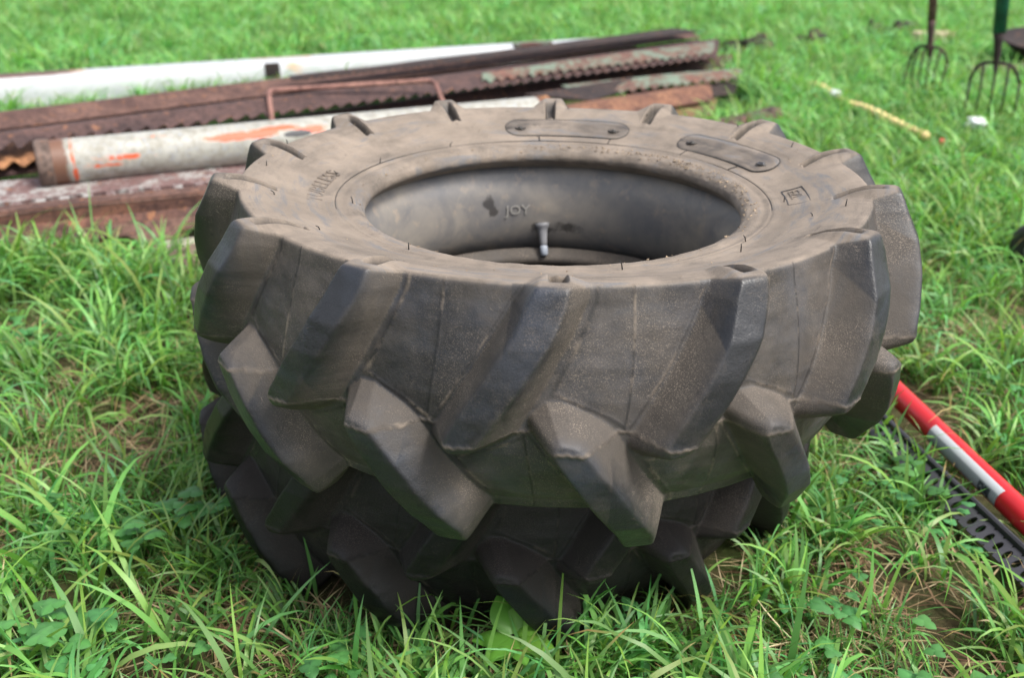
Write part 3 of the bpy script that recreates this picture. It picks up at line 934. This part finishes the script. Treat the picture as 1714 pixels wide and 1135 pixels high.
# ------------------------------------------------------------------ red tube and perforated strut
M_RED = simple('red_paint', (.56, .018, .024), .3, var=.12, scale=6)
M_SILV = simple('chrome_label', (.72, .73, .75), .35, .0, .1)
r0 = at(1478, 625, .060); r1 = at(1714, 846, .060); d = (r1 - r0).normalized()
red = thing('red_tube', 'glossy red steel tube with a white label lying in the grass right of the tyres', 'tube', r0)
r00 = r0 - d * .25; r2 = r1 + d * .55
mb = MB(); mb.tube([r00 + (r2 - r00) * i / 12 for i in range(13)], .0265, 24); mb.build('tube_body', M_RED, red, True)
la = at(1570, 715, .060); lb = at(1688, 825, .060)
sa = (la - r0).dot(d); sb = (lb - r0).dot(d)
side_ = d.cross(Vector((0, 0, 1))).normalized()
k = NT('label_print'); p = k.objc()
wv = k.n('TexWave'); wv.inputs['Scale'].default_value = 60; k.l(p, wv.inputs[0]); wv.bands_direction = 'Y'
lbc = k.attr('low').outputs['Fac']
c = k.mix(k.math('MULTIPLY', k.ramp(wv.outputs[1], [(.45, 0.), (.55, 1.)]), k.ramp(lbc, [(.10, 0.), (.20, .75)])), (.62, .64, .66), (.14, .16, .20))
c = k.mix(k.ramp(lbc, [(.10, 0.), (.20, .55)]), c, (.20, .22, .25))
c = k.mix(k.math('MULTIPLY', k.attr('blk').outputs['Fac'], k.ramp(k.noise(p, 60, 3), [(.42, 0.), (.5, 1.)])), c, (.03, .035, .05))
k.bsdf(c, .3, 0)
mb = MB(); low = []; blk = []
for i in range(41):
    for j in range(15):
        t = R(66 - j * 6.2)       # from above down the camera side
        edge_j = (.002 * mnoise.noise(Vector((i * .9, 1, 2))) if j == 0 else 0)
        s_ = sa + (sb - sa) * i / 40
        sgn = -side_ if side_.x > 0 else side_
        pnt = r0 + d * s_ + (sgn * math.cos(t) + Vector((0, 0, 1)) * math.sin(t)) * .0272
        mb.v.append(pnt); low.append(max(0, (j - 4) / 10)); blk.append(1.0 if (i > 30 and i < 37 and j > 6) else 0)
for i in range(40):
    for j in range(14): mb.f.append([i * 15 + j, (i + 1) * 15 + j, (i + 1) * 15 + j + 1, i * 15 + j + 1])
mesh('paper_label', [tuple(v) for v in mb.v], mb.f, k.m, red, True, {'low': low, 'blk': blk})
local(red)

M_STRUT = simple('dark_grey_steel', (.060, .058, .066), .45, .3, .15)
s0 = at(1468, 668, .060); s1 = at(1714, 890, .060)
dd = (s1 - s0).normalized(); sd_ = dd.cross(Vector((0, 0, 1))).normalized()
if sd_.x > 0: sd_ = -sd_
strut = thing('perforated_strut', 'dark grey perforated steel strut lying beside the red tube', 'strut', s0)
s0 = s0 - dd * .22; Ls = (s1 - s0).length + .35
SW, pitch_ = .046, .026
mb = MB(); nh = int(Ls / pitch_)
for h in range(nh):
    ca = (h + .5) * pitch_
    outer = []; inner = []
    hole = True
    npt = 20
    for j in range(npt):
        t = 2 * math.pi * j / npt
        cx_, cy_ = math.cos(t), math.sin(t)
        mx = max(abs(cx_), abs(cy_))
        outer.append((cx_ / mx * pitch_ / 2, cy_ / mx * SW / 2))
        inner.append((cx_ * .0068 + .003 * cy_ * 1.0, cy_ * .0125))
    lift = .004 * (-1) ** 0
    P = lambda xy, z: s0 + dd * (ca + xy[0]) + sd_ * (SW / 2 + .010 + xy[1]) + Vector((0, 0, z - .012 - .25 * (xy[1] + SW / 2)))
    mb.loft([[P(o_, -.002) for o_ in outer], [P(o_, 0) for o_ in outer], [P(i_, 0) for i_ in inner], [P(i_, -.002) for i_ in inner], [P(o_, -.002) for o_ in outer]], True, False)
mb.build('perforated_face', M_STRUT, strut)
mb = MB()
mb.bar(s0, s0 + dd * Ls, [(-.012, -.012), (.000, .000), (.004, .0), (.008, -.003), (.008, -.045), (.005, -.045), (.005, -.006), (-.010, -.015)])
mb.build('folded_edge', M_STRUT, strut)
local(strut)

# ------------------------------------------------------------------ small things in the grass
def bumpy(name, mat, parent, c, sx, sy, sz, n=10, rot=0., amp=.25):
    mb = MB(); rings = []
    for i in range(1, n):
        th_ = math.pi * i / n; ring_ = []
        for j in range(14):
            a = 2 * math.pi * j / 14
            v = Vector((math.sin(th_) * math.cos(a), math.sin(th_) * math.sin(a), math.cos(th_)))
            v *= 1 + amp * mnoise.noise(v * 2.1 + Vector(c))
            x_, y_ = v.x * sx, v.y * sy
            ring_.append(Vector(c) + Vector((x_ * math.cos(rot) - y_ * math.sin(rot), x_ * math.sin(rot) + y_ * math.cos(rot), v.z * sz)))
        rings.append(ring_)
    mb.loft(rings, True, True)
    return mb.build(name, mat, parent, True)


# yellow notched stick
M_YEL = simple('yellow_wood', (.70, .54, .24), .6, var=.2, scale=30)
y0 = at(1345, 128, .075); y1 = at(1545, 212, .075)
ye = thing('yellow_rope', 'knobbly yellow rope stretched through the grass towards the forks', 'rope', y0)
d = (y1 - y0).normalized(); L = (y1 - y0).length; mb = MB(); n = 120
rings = []
for i in range(n + 1):
    s_ = L * i / n; rr = .019 * (1 + .42 * math.sin(2 * math.pi * s_ / .062)); cpt = y0 + d * s_ + Vector((.003 * math.sin(s_ * 7), 0, -.012 + .008 * math.sin(s_ * 9.3) + .01 * mnoise.noise(Vector((s_ * 3, 0, 0)))))
    rings.append([cpt + Vector((-d.y * math.cos(t) * rr, d.x * math.cos(t) * rr, math.sin(t) * rr)) for t in [2 * math.pi * j / 10 for j in range(10)]])
mb.loft(rings, True, True); mb.build('rope', M_YEL, ye, True); local(ye)
M_PAPER = simple('white_paper', (.82, .84, .86), .5, var=.08)
for (u, v, s_, lab) in ((1392, 146, .030, 'crumpled white scrap beside the yellow rope'), (1628, 192, .042, 'crumpled white scrap at the tips of the green handled fork')):
    c0 = at(u, v, .085); tag(bumpy('paper_scrap', M_PAPER, None, c0, s_ * 1.2, s_, s_ * .6, amp=.9), lab, 'paper scrap')
c0 = at(1570, 224, .08); tag(bumpy('red_blossom', simple('red_bit', (.75, .06, .05), .5), None, c0, .014, .014, .014, amp=.6), 'tiny red piece in the grass below the forks', 'red scrap')
c0 = at(1558, 50, .05); 
wb = MB(); wb.bar(c0 + Vector((-.20, -.05, 0)), c0 + Vector((.12, .03, 0)), [(-.07, -.03), (.07, -.03), (.07, .05), (-.07, .05)])
o = wb.build('wood_offcut', simple('pale_wood', (.55, .44, .30), .8), None, False, .01); tag(o, 'pale wood offcut lying in the grass behind the brown fork handle', 'wood')
for (u, v, sx, lab) in ((1450, 42, .09, 'small dark scrap lump in the far grass, left of the pair'), (1500, 38, .16, 'small dark scrap lump in the far grass, right of the pair'), (1350, 60, .12, 'dark scrap piece in the grass right of the beam ends'), (1250, 72, .20, 'dark tangled scrap behind the right ends of the pile')):
    c0 = at(u, v, .05); tag(bumpy('scrap_lump', RUSTD, None, c0, sx, .08, .07, amp=.9, rot=.3), lab, 'scrap')
# dark curved pan at the right edge
c0 = at(1772, 84, .06)
mb = MB(); rings = []
for (r_, h_) in ((.20, .0), (.30, .06), (.36, .12), (.38, .13), (.37, .14), (.30, .08), (.18, .03)):
    rings.append([Vector(c0) + Vector((r_ * 1.25 * math.cos(t), r_ * math.sin(t), h_ + .05 * math.sin(t))) for t in [2 * math.pi * j / 32 for j in range(32)]])
mb.loft(rings, True, True)
tag(mb.build('metal_pan', RUSTD, None, True), 'dark rusty shallow pan at the right edge behind the forks', 'pan')
b = at(1690, 96, .05)
wb = MB(); wb.bar(b + Vector((-.35, -.12, 0)), b + Vector((.3, .14, 0)), [(-.05, -.03), (.05, -.03), (.05, .01), (-.05, .01)])
tag(wb.build('wood_board', M_OLDWOOD), 'weathered plank lying in front of the dark pan at the right edge', 'plank')

# small wheel half out of frame at the right edge
wc = at(1720, 445, .0) + Vector((0, 0, .085))
wh = thing('small_wheel', 'small black rubber wheel at the right edge of the picture', 'wheel', (wc.x, wc.y, 0))
def disc(prof, mat, name):
    mb = MB(); axis = Vector((.93, .36, 0)).normalized(); u_ = Vector((-axis.y, axis.x, 0)); rings = []
    for (r_, x_) in prof:
        rings.append([wc + axis * x_ + (u_ * math.cos(t) + Vector((0, 0, 1)) * math.sin(t)) * r_ for t in [2 * math.pi * j / 40 for j in range(40)]])
    mb.loft(rings, True, True); mb.build(name, mat, wh, True)
disc([(.045, -.020), (.060, -.026), (.078, -.024), (.090, -.014), (.094, 0), (.090, .014), (.078, .024), (.060, .026), (.045, .020)], simple('wheel_rubber', (.025, .023, .024), .5), 'tyre')
disc([(.010, -.030), (.018, -.030), (.020, -.012), (.046, -.012), (.046, .012), (.020, .012), (.018, .030), (.010, .030)], simple('wheel_hub', (.30, .30, .31), .4, .3), 'hub')
local(wh)

# ------------------------------------------------------------------ the ground
k = NT('soil_thatch'); p = k.pos()
n1 = k.noise(p, 3.0, 6, .65); n2 = k.noise(p, 60, 6, .75, .4)
c = k.mix(k.ramp(n2, [(.35, 0.), (.65, 1.)]), (.030, .021, .013), (.115, .080, .045))
far = k.n('SeparateXYZ'); k.l(p, far.inputs[0])
fy = k.ramp(k.math('DIVIDE', far.outputs['Y'], 20.0), [(.10, 0.), (.7, 1.)])
c = k.mix(k.ramp(k.math('ADD', n1, k.math('MULTIPLY', fy, .9)), [(.42, 0.), (.75, .85)]), c, (.060, .120, .022))
k.bsdf(c, .9, 0, n2, .8, .01, .2)
M_SOIL = k.m
gx = np.unique(np.r_[np.linspace(-200, -8, 24), np.linspace(-8, 8, 161), np.linspace(8, 200, 24)])
gy = np.unique(np.r_[np.linspace(-200, -3, 16), np.linspace(-3, 13, 161), np.linspace(13, 300, 24)])
GX, GY = np.meshgrid(gx, gy)
GZ = .012 * np.sin(GX * 2.1 + 1) * np.cos(GY * 1.7) + .006 * np.sin(GX * 5 + GY * 6)
GZ = GZ - .010
gi = np.arange(GX.size).reshape(GX.shape)
gf = np.stack([gi[:-1, :-1], gi[:-1, 1:], gi[1:, 1:], gi[1:, :-1]], -1).reshape(-1, 4)
tag(mesh('ground', np.stack([GX, GY, GZ], -1).reshape(-1, 3), gf, M_SOIL, None, True), kind='structure')


def gz(x, y): return .012 * np.sin(x * 2.1 + 1) * np.cos(y * 1.7) + .006 * np.sin(x * 5 + y * 6) - .010


# ------------------------------------------------------------------ grass
def leaf_mat(name, trans=.35, rough=.5, inst=True):
    k = NT(name)
    col = k.attr('col').outputs['Color']
    if inst:
        t = k.attr('tint', 'INSTANCER').outputs['Fac']
        hsn = k.n('HueSaturation')
        k.l(k.math('MULTIPLY_ADD', t, .035, .4825), hsn.inputs['Hue'])
        k.l(k.math('MULTIPLY_ADD', t, .55, .74), hsn.inputs['Value'])
        k.l(k.math('MULTIPLY_ADD', t, -.12, 1.06), hsn.inputs['Saturation'])
        k.l(col, hsn.inputs['Color']); col = hsn.outputs[0]
    b = k.n('BsdfPrincipled'); b.inputs['Roughness'].default_value = rough
    b.inputs['Specular IOR Level'].default_value = .45
    k.l(col, b.inputs['Base Color'])
    tr = k.n('BsdfTranslucent')
    k.l(k.mix(1.0, col, (1.15, 1.2, .6), 'MULTIPLY'), tr.inputs[0])
    mx = k.n('MixShader'); mx.inputs[0].default_value = trans
    k.l(b.outputs[0], mx.inputs[1]); k.l(tr.outputs[0], mx.inputs[2]); k.l(mx.outputs[0], k.out.inputs[0])
    return k.m


M_BLADE = leaf_mat('grass_blade', .38, .42)
M_STRAW = leaf_mat('dry_straw', .15, .7)
M_LEAF = leaf_mat('clover_leaf', .30, .45)
M_HERO = leaf_mat('plant_leaf', .28, .38, False)

GREENS = [tuple(c * f for c, f in zip(g, (1.46, 1.36, 1.62))) for g in [(.105, .270, .050), (.085, .235, .048), (.140, .310, .055), (.070, .190, .040), (.125, .300, .080), (.165, .325, .065)]]
STRAWS = [(.42, .31, .17), (.34, .23, .12), (.50, .40, .24), (.26, .16, .09), (.22, .12, .07)]


def blade(vs, fs, cs, base, az, ln, wd, lean, curl, col, seg=6, tip=None, twist=0.):
    b = len(vs); ax = Vector((math.cos(az), math.sin(az), 0)); sd = Vector((-ax.y, ax.x, 0))
    p = Vector(base); ang = lean
    for i in range(seg + 1):
        t = i / seg
        w = wd * (min(1, .55 + t * 2.2) if t < .3 else (1 - ((t - .3) / .7) ** 1.8)) * .5 + 1e-4
        tw = twist * t
        nrm_ = Vector((ax.x * math.cos(ang), ax.y * math.cos(ang), -math.sin(ang)))
        s2 = sd * math.cos(tw) + nrm_ * math.sin(tw)
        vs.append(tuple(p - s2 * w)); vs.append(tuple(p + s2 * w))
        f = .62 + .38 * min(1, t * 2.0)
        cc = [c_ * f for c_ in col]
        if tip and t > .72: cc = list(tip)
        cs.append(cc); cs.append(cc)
        step = ln / seg
        p = p + (ax * math.sin(ang) + Vector((0, 0, 1)) * math.cos(ang)) * step
        ang = min(ang + curl / seg * (1 + t), 2.6)
    for i in range(seg):
        fs.append((b + 2 * i, b + 2 * i + 1, b + 2 * i + 3, b + 2 * i + 2))


def leaf(vs, fs, cs, base, az, pitch, ln, wd, col, n=5, vein=True, notch=0.):
    """oval leaf with a folded midrib"""
    b = len(vs); ax = Vector((math.cos(az) * math.cos(pitch), math.sin(az) * math.cos(pitch), math.sin(pitch)))
    sd = Vector((-math.sin(az), math.cos(az), 0)); up = ax.cross(sd) * -1
    for i in range(n + 1):
        t = i / n; w = wd * .5 * math.sin(math.pi * min(1, (t * .93 + .04)) ** .8)
        if notch and i % 2: w *= (1 - notch)
        m_ = Vector(base) + ax * ln * t + Vector((0, 0, -.25 * ln * t * t))
        e = sd * w + up * w * .28
        e2 = -sd * w + up * w * .28
        vs += [tuple(m_ + e), tuple(m_), tuple(m_ + e2)]
        cl = [c_ * (1.25 if vein else 1) for c_ in col]
        cs += [list(col), cl, list(col)]
    for i in range(n):
        for j in (0, 1):
            fs.append((b + 3 * i + j, b + 3 * i + j + 1, b + 3 * i + j + 4, b + 3 * i + j + 3))


proto_col = bpy.data.collections.new('grass_kinds')
protos = []


def proto(name, builder, mat):
    vs, fs, cs = [], [], []
    builder(vs, fs, cs)
    me = bpy.data.meshes.new(name)
    me.from_pydata(vs, [], fs)
    me.polygons.foreach_set('use_smooth', np.ones(len(fs), dtype=bool))
    a = me.attributes.new('col', 'FLOAT_COLOR', 'POINT')
    a.data.foreach_set('color', np.c_[np.array(cs), np.ones(len(cs))].astype(np.float32).ravel())
    me.materials.append(mat)
    o = bpy.data.objects.new(name, me)
    proto_col.objects.link(o)
    protos.append(o)
    return len(protos) - 1


U = random.uniform
kinds = {}
def b_lush(vs, fs, cs):
    for _ in range(26):
        c_ = random.choice(GREENS); d_ = [x * U(.8, 1.2) for x in c_]
        blade(vs, fs, cs, (U(-.05, .05), U(-.05, .05), -.01), U(0, 6.28), U(.10, .25), U(.0042, .0105), U(.0, .55), U(.3, 2.0), d_, 7,
              (.42, .30, .12) if random.random() < .10 else None, U(-1.2, 1.2))
def b_fine(vs, fs, cs):
    for _ in range(38):
        c_ = random.choice(GREENS); d_ = [x * U(.75, 1.2) for x in c_]
        blade(vs, fs, cs, (U(-.05, .05), U(-.05, .05), -.01), U(0, 6.28), U(.05, .12), U(.0018, .0038), U(.05, .9), U(.2, 1.4), d_, 5,
              (.40, .28, .14) if random.random() < .12 else None, U(-1, 1))
def b_straw(vs, fs, cs):
    for _ in range(30):
        c_ = random.choice(STRAWS)
        blade(vs, fs, cs, (U(-.06, .06), U(-.06, .06), U(.0, .025)), U(0, 6.28), U(.04, .14), U(.0015, .0042), U(1.15, 1.6), U(-.3, .5), c_, 4, None, U(-1.5, 1.5))
def clover(vs, fs, cs, base, h, s_, col):
    az = U(0, 6.28); blade(vs, fs, cs, base, az, h, .0016, U(0, .35), U(0, .4), (.12, .22, .06), 4)
    tip_ = Vector(vs[-1]) * .5 + Vector(vs[-2]) * .5
    a0_ = U(0, 6.28)
    for j in range(3):
        leaf(vs, fs, cs, tip_, a0_ + j * 2.094, U(-.1, .35), s_, s_ * .98, col, 7)
def b_clover(vs, fs, cs):
    for _ in range(9):
        c_ = random.choice([(.075, .22, .06), (.09, .25, .065), (.06, .18, .05)])
        clover(vs, fs, cs, (U(-.06, .06), U(-.06, .06), 0), U(.04, .10), U(.014, .024), c_)
def b_weed(vs, fs, cs):
    n = random.randint(6, 9)
    c_ = random.choice([(.10, .26, .05), (.08, .22, .045), (.13, .30, .06)])
    for i in range(n):
        leaf(vs, fs, cs, (U(-.01, .01), U(-.01, .01), .005), i * 6.28 / n + U(-.3, .3), U(.25, .9), U(.05, .10), U(.016, .030), [x * U(.85, 1.15) for x in c_], 8, True, .35)
def b_short(vs, fs, cs):
    for _ in range(34):
        c_ = random.choice(GREENS); d_ = [x * U(.8, 1.25) for x in c_]
        blade(vs, fs, cs, (U(-.07, .07), U(-.07, .07), -.01), U(0, 6.28), U(.05, .11), U(.003, .006), U(.0, .7), U(.2, 1.5), d_, 5, None, U(-1, 1))
for nm, bf, mt, cnt in (('lush', b_lush, M_BLADE, 5), ('fine', b_fine, M_BLADE, 4), ('straw', b_straw, M_STRAW, 4), ('clover', b_clover, M_LEAF, 4), ('weed', b_weed, M_LEAF, 4), ('short', b_short, M_BLADE, 4)):
    kinds[nm] = [proto('kind_%02d' % (len(protos)), bf, mt) for _ in range(cnt)]

pts, rots, scl, kid, tint = [], [], [], [], []


def fbm(x, y, s_, o=0.):
    return mnoise.fractal(Vector((x * s_ + o, y * s_ + o * 1.7, o)), 1.0, 2.0, 3)


PA = at(-200, 420, 0); PB = at(500, 330, 0)


def in_pile(x, y):
    # footprint of the scrap pile: between the near channel and the white beam
    f0 = Vector((-1.69, 1.36)); dirn = Vector((.86, .51)).normalized()
    rx, ry = x - f0.x, y - f0.y
    s_ = rx * dirn.x + ry * dirn.y; t_ = -rx * dirn.y + ry * dirn.x
    # white beam line
    return (s_ > -2.5 and s_ < 4.4 and t_ > -.16 + max(0, (s_ - .9)) * .22 and t_ < 1.95 - .1 * s_ * 0 and x < 1.45)


def pile_depth(x, y):
    if x > .2: return -9
    return -(x + 1.705) * .455 + (y - 1.40) * .89


def scatter(n, x0, x1, y0, y1, weights, smin_, smax_, wedge=True):
    names = list(weights); w = np.array([weights[k_] for k_ in names]); w = w / w.sum()
    for _ in range(n):
        x = U(x0, x1); y = U(y0, y1)
        if wedge:
            lim = (y + 1.58 + .6) * .60 + 1.0
            if abs(x) > lim: continue
        r1_ = math.hypot(x - C2.x, y - C2.y)
        if r1_ < .575: continue
        nm = names[np.searchsorted(np.cumsum(w), random.random() * .9999)]
        f_ = fbm(x, y, 1.3, 3.); g_ = fbm(x, y, 2.7, 11.)
        if abs(x - .0) < .07 and -.52 < y < -.36: continue
        if nm == 'lush' and f_ < -.35 and random.random() < .4: continue
        if nm == 'straw' and f_ > .15 and y < 3 and random.random() < .6: continue
        if nm == 'clover' and g_ < .12: continue
        if nm == 'weed' and g_ > -.05: continue
        s_ = U(smin_, smax_) * (1 + .35 * f_)
        pd = pile_depth(x, y)
        if -.70 < pd < -.10:
            if random.random() < .35: continue
            s_ *= .48
        if in_pile(x, y):
            if nm in ('lush', 'weed') or random.random() < .4: continue
            s_ *= .55
        qx, qy = x - .94, y - .40
        dstrut = abs(qx * .99 + qy * .13)
        if dstrut < .13 and y < .8 and x > .7 and random.random() < .9: continue
        pts.append((x, y, float(gz(x, y)))); rots.append((U(-.12, .12), U(-.12, .12), U(0, 6.28)))
        scl.append(s_); kid.append(random.choice(kinds[nm])); tint.append(min(1.25, max(0, .5 + .5 * g_ + U(-.35, .35) + .35 * min(1, max(0, (y - 2.0) / 2.5)))))


scatter(2700, -2.3, 2.3, -1.35, 1.2, dict(lush=.34, fine=.34, straw=.0, clover=.14, weed=.07, short=.12), .65, 1.15, False)
scatter(1500, -2.3, 2.3, -1.35, 1.2, dict(straw=1), .6, 1.1, False)
scatter(8500, -4.5, 4.5, 1.0, 4.2, dict(lush=.42, fine=.26, straw=.08, clover=.05, weed=.03, short=.3), .7, 1.15)
scatter(15000, -9, 9, 4.0, 12.5, dict(lush=.42, fine=.12, straw=.03, short=.5), .85, 1.35)
scatter(5000, -14, 14, 12.0, 24, dict(lush=.5, short=.5), 1.4, 2.2)
# a ring of taller tufts hugging the bottom tyre
for i in range(190):
    a = U(0, 6.28); r_ = U(.60, .72)
    x, y = C2.x + r_ * math.cos(a), C2.y + r_ * math.sin(a)
    pts.append((x, y, float(gz(x, y)))); rots.append((U(-.1, .1), U(-.1, .1), U(0, 6.28))); scl.append(U(.4, .75))
    kid.append(random.choice(kinds['fine'] + kinds['lush'] + kinds['straw'])); tint.append(U(.2, .8))
# tufts in front of the scrap pile
for i in range(50):
    t_ = U(0, 1); b = at(-150 + 470 * t_, 520 - 30 * t_ + U(-40, 30), 0)
    if math.hypot(b.x - C2.x, b.y - C2.y) < .6: continue
    pts.append((b.x, b.y, 0)); rots.append((U(-.1, .1), U(-.1, .1), U(0, 6.28))); scl.append(U(.8, 1.35))
    kid.append(random.choice(kinds['lush'])); tint.append(U(.3, .9))

print('tufts', len(pts))
me = bpy.data.meshes.new('grass')
me.vertices.add(len(pts)); me.vertices.foreach_set('co', np.array(pts, dtype=np.float32).ravel())
for nm, dt, key, arr in (('rot', 'FLOAT_VECTOR', 'vector', rots), ('scl', 'FLOAT', 'value', scl), ('kid', 'INT', 'value', kid), ('tint', 'FLOAT', 'value', tint)):
    a = me.attributes.new(nm, dt, 'POINT')
    a.data.foreach_set(key, np.array(arr, dtype=np.int32 if dt == 'INT' else np.float32).ravel())
grass = bpy.data.objects.new('grass', me); COL.objects.link(grass)
tag(grass, 'bright green meadow grass with clover and dry thatch around everything', 'grass', kind='stuff')
ng = bpy.data.node_groups.new('scatter', 'GeometryNodeTree')
ng.interface.new_socket('Geometry', in_out='INPUT', socket_type='NodeSocketGeometry')
ng.interface.new_socket('Geometry', in_out='OUTPUT', socket_type='NodeSocketGeometry')
gin = ng.nodes.new('NodeGroupInput'); gout = ng.nodes.new('NodeGroupOutput')
m2p = ng.nodes.new('GeometryNodeMeshToPoints')
ci = ng.nodes.new('GeometryNodeCollectionInfo'); ci.inputs['Collection'].default_value = proto_col
ci.inputs['Separate Children'].default_value = True; ci.inputs['Reset Children'].default_value = True
iop = ng.nodes.new('GeometryNodeInstanceOnPoints'); iop.inputs['Pick Instance'].default_value = True
def na_(nm, dt):
    nd = ng.nodes.new('GeometryNodeInputNamedAttribute'); nd.data_type = dt; nd.inputs['Name'].default_value = nm; return nd.outputs['Attribute']
ng.links.new(gin.outputs[0], m2p.inputs['Mesh']); ng.links.new(m2p.outputs[0], iop.inputs['Points'])
ng.links.new(ci.outputs[0], iop.inputs['Instance']); ng.links.new(na_('kid', 'INT'), iop.inputs['Instance Index'])
e2r = ng.nodes.new('FunctionNodeEulerToRotation'); ng.links.new(na_('rot', 'FLOAT_VECTOR'), e2r.inputs[0])
ng.links.new(e2r.outputs[0], iop.inputs['Rotation']); ng.links.new(na_('scl', 'FLOAT'), iop.inputs['Scale'])
ng.links.new(iop.outputs[0], gout.inputs[0])
mod = grass.modifiers.new('scatter', 'NODES'); mod.node_group = ng

# ------------------------------------------------------------------ single plants that stand out
def plant(name, label, cat, base, builder, mat=M_HERO):
    vs, fs, cs = [], [], []
    builder(vs, fs, cs)
    e = mesh(name, vs, [list(f) for f in fs], mat, None, True, {'col': np.array(cs)})
    e.location = base
    return tag(e, label, cat)


def plantain(vs, fs, cs):
    for i, (az, pt_, ln, wd) in enumerate(((2.0, .75, .062, .040), (-.5, .35, .058, .036), (3.3, .25, .050, .032), (.7, .55, .052, .034), (-2.2, .15, .045, .030), (1.4, .9, .045, .03), (-1.2, .10, .042, .028))):
        leaf(vs, fs, cs, (.004 * math.cos(az), .004 * math.sin(az), .055), az, pt_, ln, wd, (.13 + .02 * (i % 2), .33, .045), 9)
    blade(vs, fs, cs, (0, 0, 0), 0, .05, .004, 0, 0, (.14, .28, .06), 3)
pl_ = plant('plantain', 'bright green broadleaf plantain at the foot of the tyres in front', 'plant', at(868, 1120, .0), plantain); pl_.scale = (1.25, 1.25, 1.25)
def cl_big(n, spread, seed):
    def f(vs, fs, cs):
        random.seed(seed)
        for _ in range(n):
            clover(vs, fs, cs, (U(-spread, spread), U(-spread, spread), 0), U(.07, .12), U(.021, .028), random.choice([(.085, .25, .065), (.10, .28, .075), (.07, .21, .055)]))
    return f
plant('clover', 'clover with round leaves just left of the bottom tyre', 'plant', at(345, 905, .0), cl_big(8, .05, 3))
plant('clover', 'clover patch in the lower left corner of the grass', 'plant', at(110, 1150, .0), cl_big(10, .07, 5))
plant('clover', 'darker clover leaves low on the left between the two other clumps', 'plant', at(225, 975, .0), cl_big(7, .06, 8))
def dande(vs, fs, cs):
    for i in range(9):
        leaf(vs, fs, cs, (0, 0, .02), i * .7 + .2, .45 + .1 * (i % 3), .11, .035, (.10, .27, .06), 12, True, .45)
plant('dandelion', 'jagged dandelion leaves between the tyre and the perforated strut', 'plant', at(1340, 850, .0), dande)
def broad(vs, fs, cs):
    for i in range(7):
        leaf(vs, fs, cs, (0, 0, .02), i * .9, .6, .09, .05, (.10, .26, .05), 9)
plant('dock_weed', 'broad leaved dock weed growing in front of the rusty channel', 'plant', at(130, 470, .0), broad)
random.seed(99)
def longs(vs, fs, cs):
    for (u, v, az, ln, wd, lean, curl) in ((1325, 1150, 1.2, .24, .011, .10, .25), (1190, 1120, 1.9, .22, .008, .25, .5), (650, 1075, 2.0, .21, .007, .05, .2),
            (610, 1085, 1.8, .20, .006, .15, .1), (540, 1020, 2.2, .15, .007, .1, .3), (500, 1000, 2.4, .14, .006, .2, .3), (690, 1075, 2.9, .15, .007, .25, .3),
            (960, 1120, .8, .20, .005, .1, 1.0), (1090, 1090, .9, .16, .006, .2, 1.3), (1420, 1100, .9, .19, .007, .2, .9), (260, 1060, 2.3, .26, .010, .6, .5),
            (780, 1090, .6, .13, .010, .3, .2), (430, 1110, .7, .2, .008, .7, .4), (1160, 1010, .6, .14, .006, .3, 1.3), (1240, 960, .4, .17, .006, .7, .5),
            (170, 480, 1.0, .20, .008, .05, .9), (150, 470, 2.2, .26, .008, .1, .7), (200, 480, .7, .24, .009, .3, 1.4), (165, 470, 1.6, .30, .006, .05, .2), (90, 480, .9, .2, .009, .3, 1.3), (260, 470, 2.3, .18, .009, .3, .4),
            (1700, 1120, 2.0, .22, .007, .5, .9), (60, 1000, .8, .25, .010, .5, .7)):
        p_ = at(u, v, 0); c_ = random.choice(GREENS)
        blade(vs, fs, cs, (p_.x, p_.y, 0), az, ln, wd, lean, curl, c_, 12, None, U(-.5, .5))
o = plant('tall_grass', None, None, (0, 0, 0), longs)
tag(o, 'long single grass blades standing above the turf', 'grass', kind='stuff')
